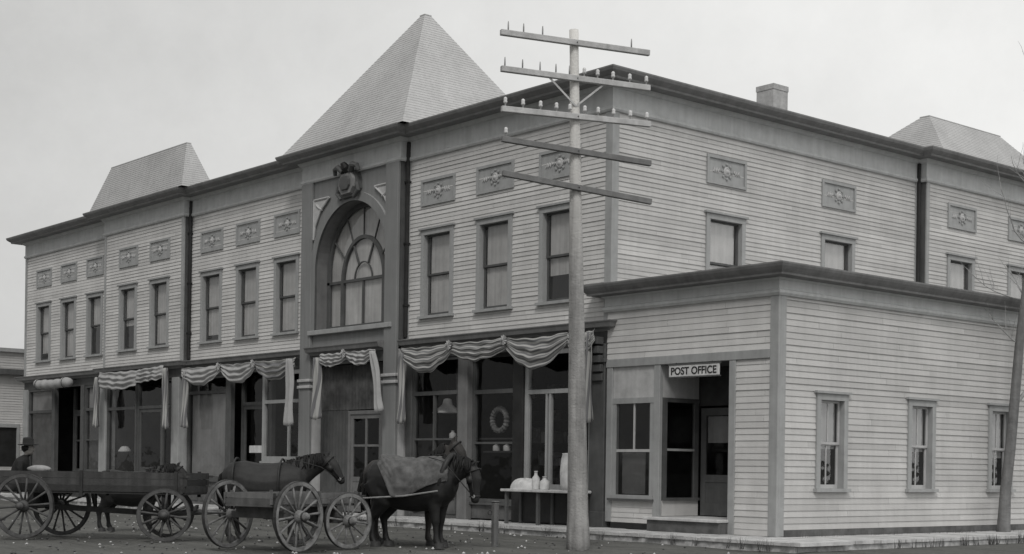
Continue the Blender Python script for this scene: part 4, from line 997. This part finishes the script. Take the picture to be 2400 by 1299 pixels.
    for sy in (-1, 1):
        q.tube([H[k]+Vector((0, sy*(head[k][2]+.006), 0)) for k in (1, 2, 3, 4)], .013, 'leather', 6)
        e = H[0].lerp(H[-1], .36)+Vector((0, sy*.118, 0)); q.obox(e, H[-1]-H[0], (0, 1, 0), up, .06, .006, .05, 'leather')
        q.lathe([(.03, -.006), (.034, 0), (.03, .006)], H[4]+Vector((0, sy*(head[4][2]+.01), 0)), 'strap', 10, 'y')
        q.tube([H[4]+Vector((0, sy*(head[4][2]+.012), 0)), H[2]+Vector((-.2, sy*.2, .0)), N0[1]+Vector((0, sy*.24, .2)), N0[0]+Vector((-.1, sy*.22, .36))], .009, 'leather', 5)
    link('bridle', q.mesh('bridle', True), b)
    for sy, st in ((1, stride), (-1, -stride)):
        for x, yy in ((-.60+st, sy*.189), (.535-st, sy*.18)):
            q = MB(); q.lathe([(.10, -.002), (.098, .0), (.084, .085), (.06, .088)], (x, yy, 0), 'hoof', 12); link('hoof', q.mesh('hoof', True), b)
    return b
NECK_LOW = [((.48, 0, 1.22), .35, .20), ((.66, 0, 1.31), .28, .16), ((.83, 0, 1.38), .22, .125), ((.97, 0, 1.40), .17, .105), ((1.06, 0, 1.385), .135, .088)]
HEAD_LOW = [((1.05, 0, 1.43), .10, .08), ((1.11, 0, 1.34), .14, .105), ((1.14, 0, 1.20), .145, .10), ((1.155, 0, 1.04), .105, .08), ((1.165, 0, .91), .085, .07), ((1.17, 0, .83), .075, .068), ((1.17, 0, .79), .045, .045)]
NECK_UP = [((.44, 0, 1.22), .34, .19), ((.58, 0, 1.42), .28, .15), ((.68, 0, 1.56), .22, .125), ((.75, 0, 1.69), .175, .105), ((.79, 0, 1.77), .13, .09)]
HEAD_UP = [((.77, 0, 1.81), .10, .08), ((.86, 0, 1.77), .14, .105), ((.94, 0, 1.65), .14, .10), ((1.01, 0, 1.50), .10, .08), ((1.05, 0, 1.39), .08, .07), ((1.075, 0, 1.32), .07, .065), ((1.085, 0, 1.29), .04, .04)]
NECK_MID = [((.48, 0, 1.22), .33, .19), ((.68, 0, 1.36), .27, .15), ((.88, 0, 1.46), .21, .12), ((1.05, 0, 1.53), .165, .10), ((1.15, 0, 1.57), .13, .085)]
HEAD_MID = [((1.12, 0, 1.60), .10, .08), ((1.20, 0, 1.55), .14, .105), ((1.29, 0, 1.45), .14, .10), ((1.38, 0, 1.32), .10, .08), ((1.44, 0, 1.22), .08, .07), ((1.475, 0, 1.16), .07, .065), ((1.49, 0, 1.13), .04, .04)]
RZ = math.atan2(.761, .648)
h1 = horse('horse', (1.84, -6.68, -.01), RZ-.36, 1.03, 'black horse under a grey blanket with its head hung low by the hitching post', 'horse', NECK_LOW, HEAD_LOW, .04)
h2 = horse('horse', (1.06, -6.2, -.01), RZ-.28, 1.03, 'dark horse with raised head on the far side of the blanketed black horse', 'horse_bay', NECK_UP, HEAD_UP, -.05)
h3 = horse('horse', (-1.15, -7.95, -.01), RZ-.05, .98, 'dark grey horse standing behind the low grey wagon, white star on its forehead', 'horse_grey', NECK_MID, HEAD_MID, .05)
h4 = horse('horse', (-5.6, -8.6, -.01), RZ-.02, .84, 'small black horse mostly hidden behind the dark farm wagon', 'horse', NECK_MID, HEAD_MID, .06)
def star(h):
    q = MB(); q.lathe([(.004, 0), (.03, .003), (.035, .012), (.02, .022), (.004, .026)], (0, 0, 0), 'white', 8); o = link('white_star', q.mesh('white_star', True), h, (1.30, 0, 1.62)); o.rotation_euler = (0, .9, 0); o.location = (1.335, 0, 1.54)
star(h3)
def blanket(h):
    mb = MB(); nu, nv = 60, 72; xs0, xs1 = -.60, .74; vs = []
    def prof(x):
        for a, c in zip(TORSO[:-1], TORSO[1:]):
            if a[0][0] <= x <= c[0][0]:
                f = (x-a[0][0])/(c[0][0]-a[0][0]); return a[0][2]+(c[0][2]-a[0][2])*f, a[1]+(c[1]-a[1])*f, a[2]+(c[2]-a[2])*f
    for i in range(nu+1):
        u = i/nu; x = xs0+(xs1-xs0)*u; z, rv, rl = prof(x)
        cover = 99-52*max(0, 1-u/.28)       # cut away over the rump
        for j in range(nv+1):
            t = (j/nv*2-1); ang = math.radians(t*(cover+10*math.sin(u*5)))
            k = .05+.016*math.sin(u*17+t*4)*abs(t)+.05*noise.noise((u*6, t*3.5, 2.))+.025*noise.noise((u*15, t*9, 5.))
            yy = math.sin(ang)*(rl+k); zz = z+math.cos(ang)*(rv+k)
            if abs(ang) > PI/2: yy = math.copysign(rl+k+.02, t); zz = z-(abs(ang)-PI/2)*.6
            vs.append((x+.02*math.sin(t*6), yy, zz))
    mb.add(vs, [(i*(nv+1)+j, (i+1)*(nv+1)+j, (i+1)*(nv+1)+j+1, i*(nv+1)+j+1) for i in range(nu) for j in range(nv)], 'blanket')
    o = mb.build('blanket', h, world=False, smooth=True); s = o.modifiers.new('t', 'SOLIDIFY'); s.thickness = .012
blanket(h1)
def harness(h, trace=True, up=0.):
    mb = MB(); n = 20   # collar round the neck base
    mb.tube([(.62+.12*math.cos(2*PI*k/n)-.0, .27*math.sin(2*PI*k/n), 1.22+.40*math.cos(2*PI*k/n)) for k in range(n+1)], .05, 'leather', 8); mb.build('collar', h, world=False, smooth=True)
    if trace:
        for sy in (-1, 1):
            mb = MB(); mb.tube([(.62, sy*.37, 1.0), (0, sy*.47, .90), (-.6, sy*.45, .86), (-1.15, sy*.40, .82)], .016, 'strap', 6); mb.build('trace_strap', h, world=False)
def girth(h):
    mb = MB()
    for x, k in ((.30, 4), (-.60, 3)):
        c, rv, rl = {.30: (1.09, .45, .37), -.60: (1.165, .385, .35)}[x]
        mb.tube([(x, (rl+.055)*math.sin(2*PI*i/28), c+(rv+.055)*math.cos(2*PI*i/28)) for i in range(29)], .022, 'leather', 6)
    mb.build('harness_strap', h, world=False, smooth=True)
girth(h3)
harness(h1); harness(h2); harness(h4, False)

def driver():
    b = empty('person', (0, 0, 0), 0, 'person in dark coat and hat sitting hunched on the left wagon', 'person')
    b.location = w1.matrix_basis @ Vector((-.43, -.1, .94)); b.rotation_euler = (0, 0, t1+.2)
    bm = bmesh.new()
    loft(bm, [((-.05, 0, .08), .14, .17), ((-.04, 0, .22), .15, .18), ((.0, 0, .38), .15, .20), ((.05, 0, .50), .13, .21), ((.09, 0, .56), .09, .14), ((.11, 0, .60), .055, .06), ((.13, 0, .65), .055, .055)], 14)
    loft(bm, [((.13, 0, .62), .05, .05), ((.15, 0, .67), .095, .075), ((.155, 0, .74), .105, .08), ((.15, 0, .81), .09, .075), ((.14, 0, .86), .04, .04)], 12)
    loft(bm, [((.245, 0, .73), .02, .015), ((.275, 0, .715), .018, .015)], 8)
    for s in (-1, 1):
        loft(bm, [((.05, s*.17, .50), .07, .06), ((.06, s*.24, .36), .06, .055), ((.1, s*.25, .22), .05, .05), ((.24, s*.2, .17), .042, .042), ((.34, s*.12, .17), .035, .035), ((.39, s*.1, .165), .035, .022)], 10)
        for k in range(4): loft(bm, [((.39, s*(.08+.018*k), .165), .01, .009), ((.43, s*(.08+.018*k), .15), .009, .009), ((.44-.003*k, s*(.08+.018*k), .125), .008, .008)], 6)
        loft(bm, [((.37, s*.08, .17), .012, .011), ((.40, s*.055, .15), .01, .01)], 6)
        loft(bm, [((-.02, s*.09, .09), .10, .10), ((.2, s*.11, .11), .085, .085), ((.42, s*.12, .11), .07, .065), ((.47, s*.12, -.02), .06, .055), ((.46, s*.12, -.2), .05, .048), ((.47, s*.12, -.29), .045, .045)], 12)
        loft(bm, [((.42, s*.12, -.30), .045, .045), ((.5, s*.12, -.31), .04, .045), ((.6, s*.12, -.325), .025, .04)], 10)
    me = fuse(bm, 'body', .012, 'coat', 3); me.materials.append(M['skin'])
    for p in me.polygons:
        if (p.center.z > .63 and p.center.x > .03) or p.center.x > .37 and .10 < p.center.z < .2 and abs(p.center.y) < .16 and p.center.z > .125: p.material_index = 1
    link('body', me, b)
    mb = MB(); mb.lathe([(.02, .985), (.09, .975), (.10, .94), (.105, .86), (.19, .845), (.195, .835), (.10, .83)], (.145, 0, -.02), 'coat', 18); link('hat', mb.mesh('hat', True), b)
    mb = MB(); mb.lathe([(.085, .80), (.10, .78), (.095, .72), (.06, .68)], (.115, 0, .0), 'hair', 12); link('hair', mb.mesh('hair', True), b)
driver()
def sack():
    b = MB(); vs = []; n = 14
    for i in range(n+1):
        t = i/n; r = .17*math.sin(PI*min(max(t, .02), .98))**.4
        for k in range(12):
            a = 2*PI*k/12; vs.append((-.38+.76*t, r*1.1*math.cos(a)+.01*math.sin(5*t+k), r*.75*math.sin(a)))
    b.add(vs, [(i*12+k, i*12+(k+1) % 12, (i+1)*12+(k+1) % 12, (i+1)*12+k) for i in range(n) for k in range(12)]+[tuple(range(12)), tuple(n*12+k for k in range(12))], 'sack')
    o = b.build('sack', smooth=True); o.scale = (.6, .6, .6); o.location = w1.matrix_basis @ Vector((.12, -.40, 1.30)); o.rotation_euler = (0, 0, t1); tag(o, 'pale full sack lying on the side of the left wagon in front of the driver', 'sack')
sack()

# ------------------------------------------------------------------ hitching post, goods, tree
def small_things():
    b = empty('hitching_post', (2.33, -5.16, 0), 0, 'short wooden hitching post with iron ring beside the blanketed horse', 'post')
    mb = MB(); mb.box(-.055, .055, -.055, .055, -.1, .80, 'wagon_grey_worn'); mb.box(-.065, .065, -.065, .065, .80, .83, 'wagon_grey_worn'); mb.build('post', b, world=False, bevel=.015)
    mb = MB(); mb.tube([(-.02+.0, -.068-.045+.045*math.cos(2*PI*k/16), .66-.045+.045*math.sin(2*PI*k/16)) for k in range(17)], .008, 'iron', 6); mb.build('ring', b, world=False)
    # display bench with goods outside the corner shop
    b = empty('display_bench', (-1.6, -.45, .165), 0, 'long wooden display bench under the corner shop window', 'bench')
    mb = MB(); mb.box(-1.2, 1.25, -.3, .3, .74, .80, 'plank2'); mb.build('bench_top', b, world=False, bevel=.01)
    for x in (-1.1, 0, 1.12):
        for y in (-.24, .2): mb = MB(); mb.box(x, x+.07, y, y+.07, 0, .738, 'trim_dark'); mb.build('leg', b, world=False)
    mb = MB(); mb.box(-1.1, 1.19, .24, .28, .04, .73, 'black'); mb.build('back_board', b, world=False)
    Z = .166+.80
    mb = MB(); n = 18; vs = []
    for i in range(9):
        t = i/8; r = .42*math.cos(t*PI/2)**.7+.001
        for k in range(n): a = 2*PI*k/n; vs.append((-2.25+r*1.15*math.cos(a)*(1+.06*math.sin(3*a)), -.45+r*.6*math.sin(a), Z+.24*math.sin(t*PI/2)*(1+.08*math.sin(4*a+t))))
    mb.add(vs, [(i*n+k, i*n+(k+1) % n, (i+1)*n+(k+1) % n, (i+1)*n+k) for i in range(8) for k in range(n)], 'white'); o = mb.build('cloth_heap', smooth=True); tag(o, 'low heap of white cloth on the left end of the display bench', 'cloth')
    def jar(x, y, z, h, r, name, label, cat, m='white', g=None):
        mb = MB(); mb.lathe([(r, 0), (r*1.02, h*.05), (r, h*.62), (r*.45, h*.78), (r*.4, h*.95), (r*.5, h*.96), (r*.5, h)], (x, y, z), m, 14); o = mb.build(name, smooth=True); tag(o, label, cat, g)
    jar(-1.83, -.5, Z, .42, .09, 'stoneware_bottle', 'tall white stoneware bottle beside the cloth heap on the display bench', 'bottle')
    jar(-1.62, -.42, Z, .3, .11, 'stoneware_jar', 'squat white jar between the bottle and the telegraph pole on the bench', 'jar')
    mb = MB(); mb.lathe([(.2, 0), (.24, .12), (.25, .4), (.23, .66), (.2, .8), (.21, .82), (.12, .83)], (-.72, -.44, Z), 'white', 18); o = mb.build('flour_barrel', smooth=True); tag(o, 'white barrel on the right end of the display bench, right of the telegraph pole', 'barrel')
    # things hung and set in the shop windows
    mb = MB(); mb.lathe([(.05, .36), (.1, .34), (.14, .2), (.38, .0), (.39, -.02), (.36, -.02)], (-7.0+.5, .55, 2.85), 'white', 18); mb.tube([(-6.5, .55, 3.2), (-6.5, .55, 4.45)], .01, 'iron', 5); o = mb.build('hanging_lamp', smooth=True); tag(o, 'white cone shaded lamp hanging in the left window of the corner shop', 'lamp')
    mb = MB(); mb.tube([(-6.1+.0*k, .75, 2.3) for k in range(2)][:1]+[(-6.1, .75, 4.2)], [.16, .22], 'goods', 10); o = mb.build('hanging_cloth', smooth=True); tag(o, 'grey bolt of cloth hanging behind the lamp in the corner shop window', 'cloth')
    mb = MB(); n = 40; mb.tube([(-4.25+.27*math.cos(2*PI*k/n), .42, 2.62+.27*math.sin(2*PI*k/n)) for k in range(n+1)], [.06+.02*(k % 2) for k in range(n+1)], 'goods', 8); o = mb.build('wreath', smooth=False); tag(o, 'round grey wreath hung behind the dark glass of the corner shop', 'wreath')
    for i, (x, z, l) in enumerate(((-6.2, 2.18, 'left white jar on the high shelf behind the raised horse head'), (-5.88, 2.18, 'right white jar on the high shelf behind the raised horse head'), (-4.45, 1.86, 'left small white jar below the wreath'), (-4.05, 1.86, 'right small white jar below the wreath'))):
        jar(x, .5, z, .2, .09, 'white_jar', l, 'jar', g='jars in the corner shop window')
    mb = MB(); mb.box(-7.1, -3.3, .36, .66, 2.14, 2.178, 'interior'); o = mb.build('window_shelf'); tag(o, 'dark shelf carrying the white jars in the corner shop window', 'shelf')
    mb = MB(); mb.box(-4.8, -3.3, .37, .65, 1.82, 1.858, 'interior'); o = mb.build('window_shelf'); tag(o, 'lower dark shelf carrying the small jars below the wreath', 'shelf')
    mb = MB(); mb.box(-16.0, -15.2, .30, .312, 1.80, 2.02, 'white'); o = mb.build('card_notice'); tag(o, 'blank white card notice on the dark shop door left of the arched bay', 'notice')
    mb = MB(); mb.lathe([(.04, .2), (.12, .18), (.22, .05), (.23, 0), (.2, 0)], (-24.15, .12, 1.82), 'white', 14); mb.tube([(-24.15, .12, 2.0), (-24.15, .12, 4.4)], .008, 'iron', 5); o = mb.build('hanging_lamp', smooth=True); tag(o, 'small white lamp shade hanging low in the second shop from the far left', 'lamp')
small_things()

def tree():
    b = empty('bare_tree', (5.25, 7.35, 0), 0, 'slender leafless tree leaning beside the post office side wall', 'tree')
    rnd = random.Random(12)
    ax = [(0, 0, -.1), (.01, .01, .3), (.03, .03, 1.1), (.09, .10, 2.0), (.13, .16, 2.9), (.20, .24, 4.4), (.27, .31, 5.4), (.36, .40, 6.6), (.42, .44, 7.8), (.5, .5, 9.2), (.55, .52, 10.4)]
    mb = MB(); mb.tube(ax, [.19, .145, .12, .115, .11, .10, .09, .072, .058, .04, .015], 'bark', 12); mb.build('trunk', b, world=False, smooth=True)
    cr = MB()
    def branch(p, d, L, r, depth):
        pts = [p]; q = p; n = 6; dd = d.normalized()
        for i in range(n):
            dd = (dd+Vector((rnd.uniform(-.22, .22), rnd.uniform(-.22, .22), rnd.uniform(-.05, .2)))).normalized(); q = q+dd*L/n; pts.append(q)
        cr.tube(pts, [r*(1-.8*i/n) for i in range(n+1)], 'twig', 6 if r > .02 else 4, False)
        if depth > 0:
            for _ in range(4 if depth > 1 else 5):
                k = rnd.randint(1, n-1); v = (dd+Vector((rnd.uniform(-1, 1), rnd.uniform(-1, 1), rnd.uniform(-.2, .9)))).normalized(); branch(pts[k], v, L*rnd.uniform(.4, .65), r*.45, depth-1)
    A = [Vector(p) for p in ax]
    branch(A[4]+Vector((0, 0, .1)), Vector((.5, .75, 1.0)), 2.6, .05, 2)
    for z, d in ((5, (-.7, -.5, .6)), (5, (.6, .9, .7)), (6, (-.5, .8, .8)), (6, (-.85, -.6, .35)), (7, (-.8, -.7, .7)), (7, (.7, .2, .9)), (8, (-.6, .3, 1)), (8, (-.4, -.8, .9)), (9, (.3, -.5, 1)), (9, (-.5, .2, 1))):
        branch(A[z], Vector(d), rnd.uniform(.9, 1.6), .020, 1)
    cr.build('crown', b, world=False, smooth=True)
tree()
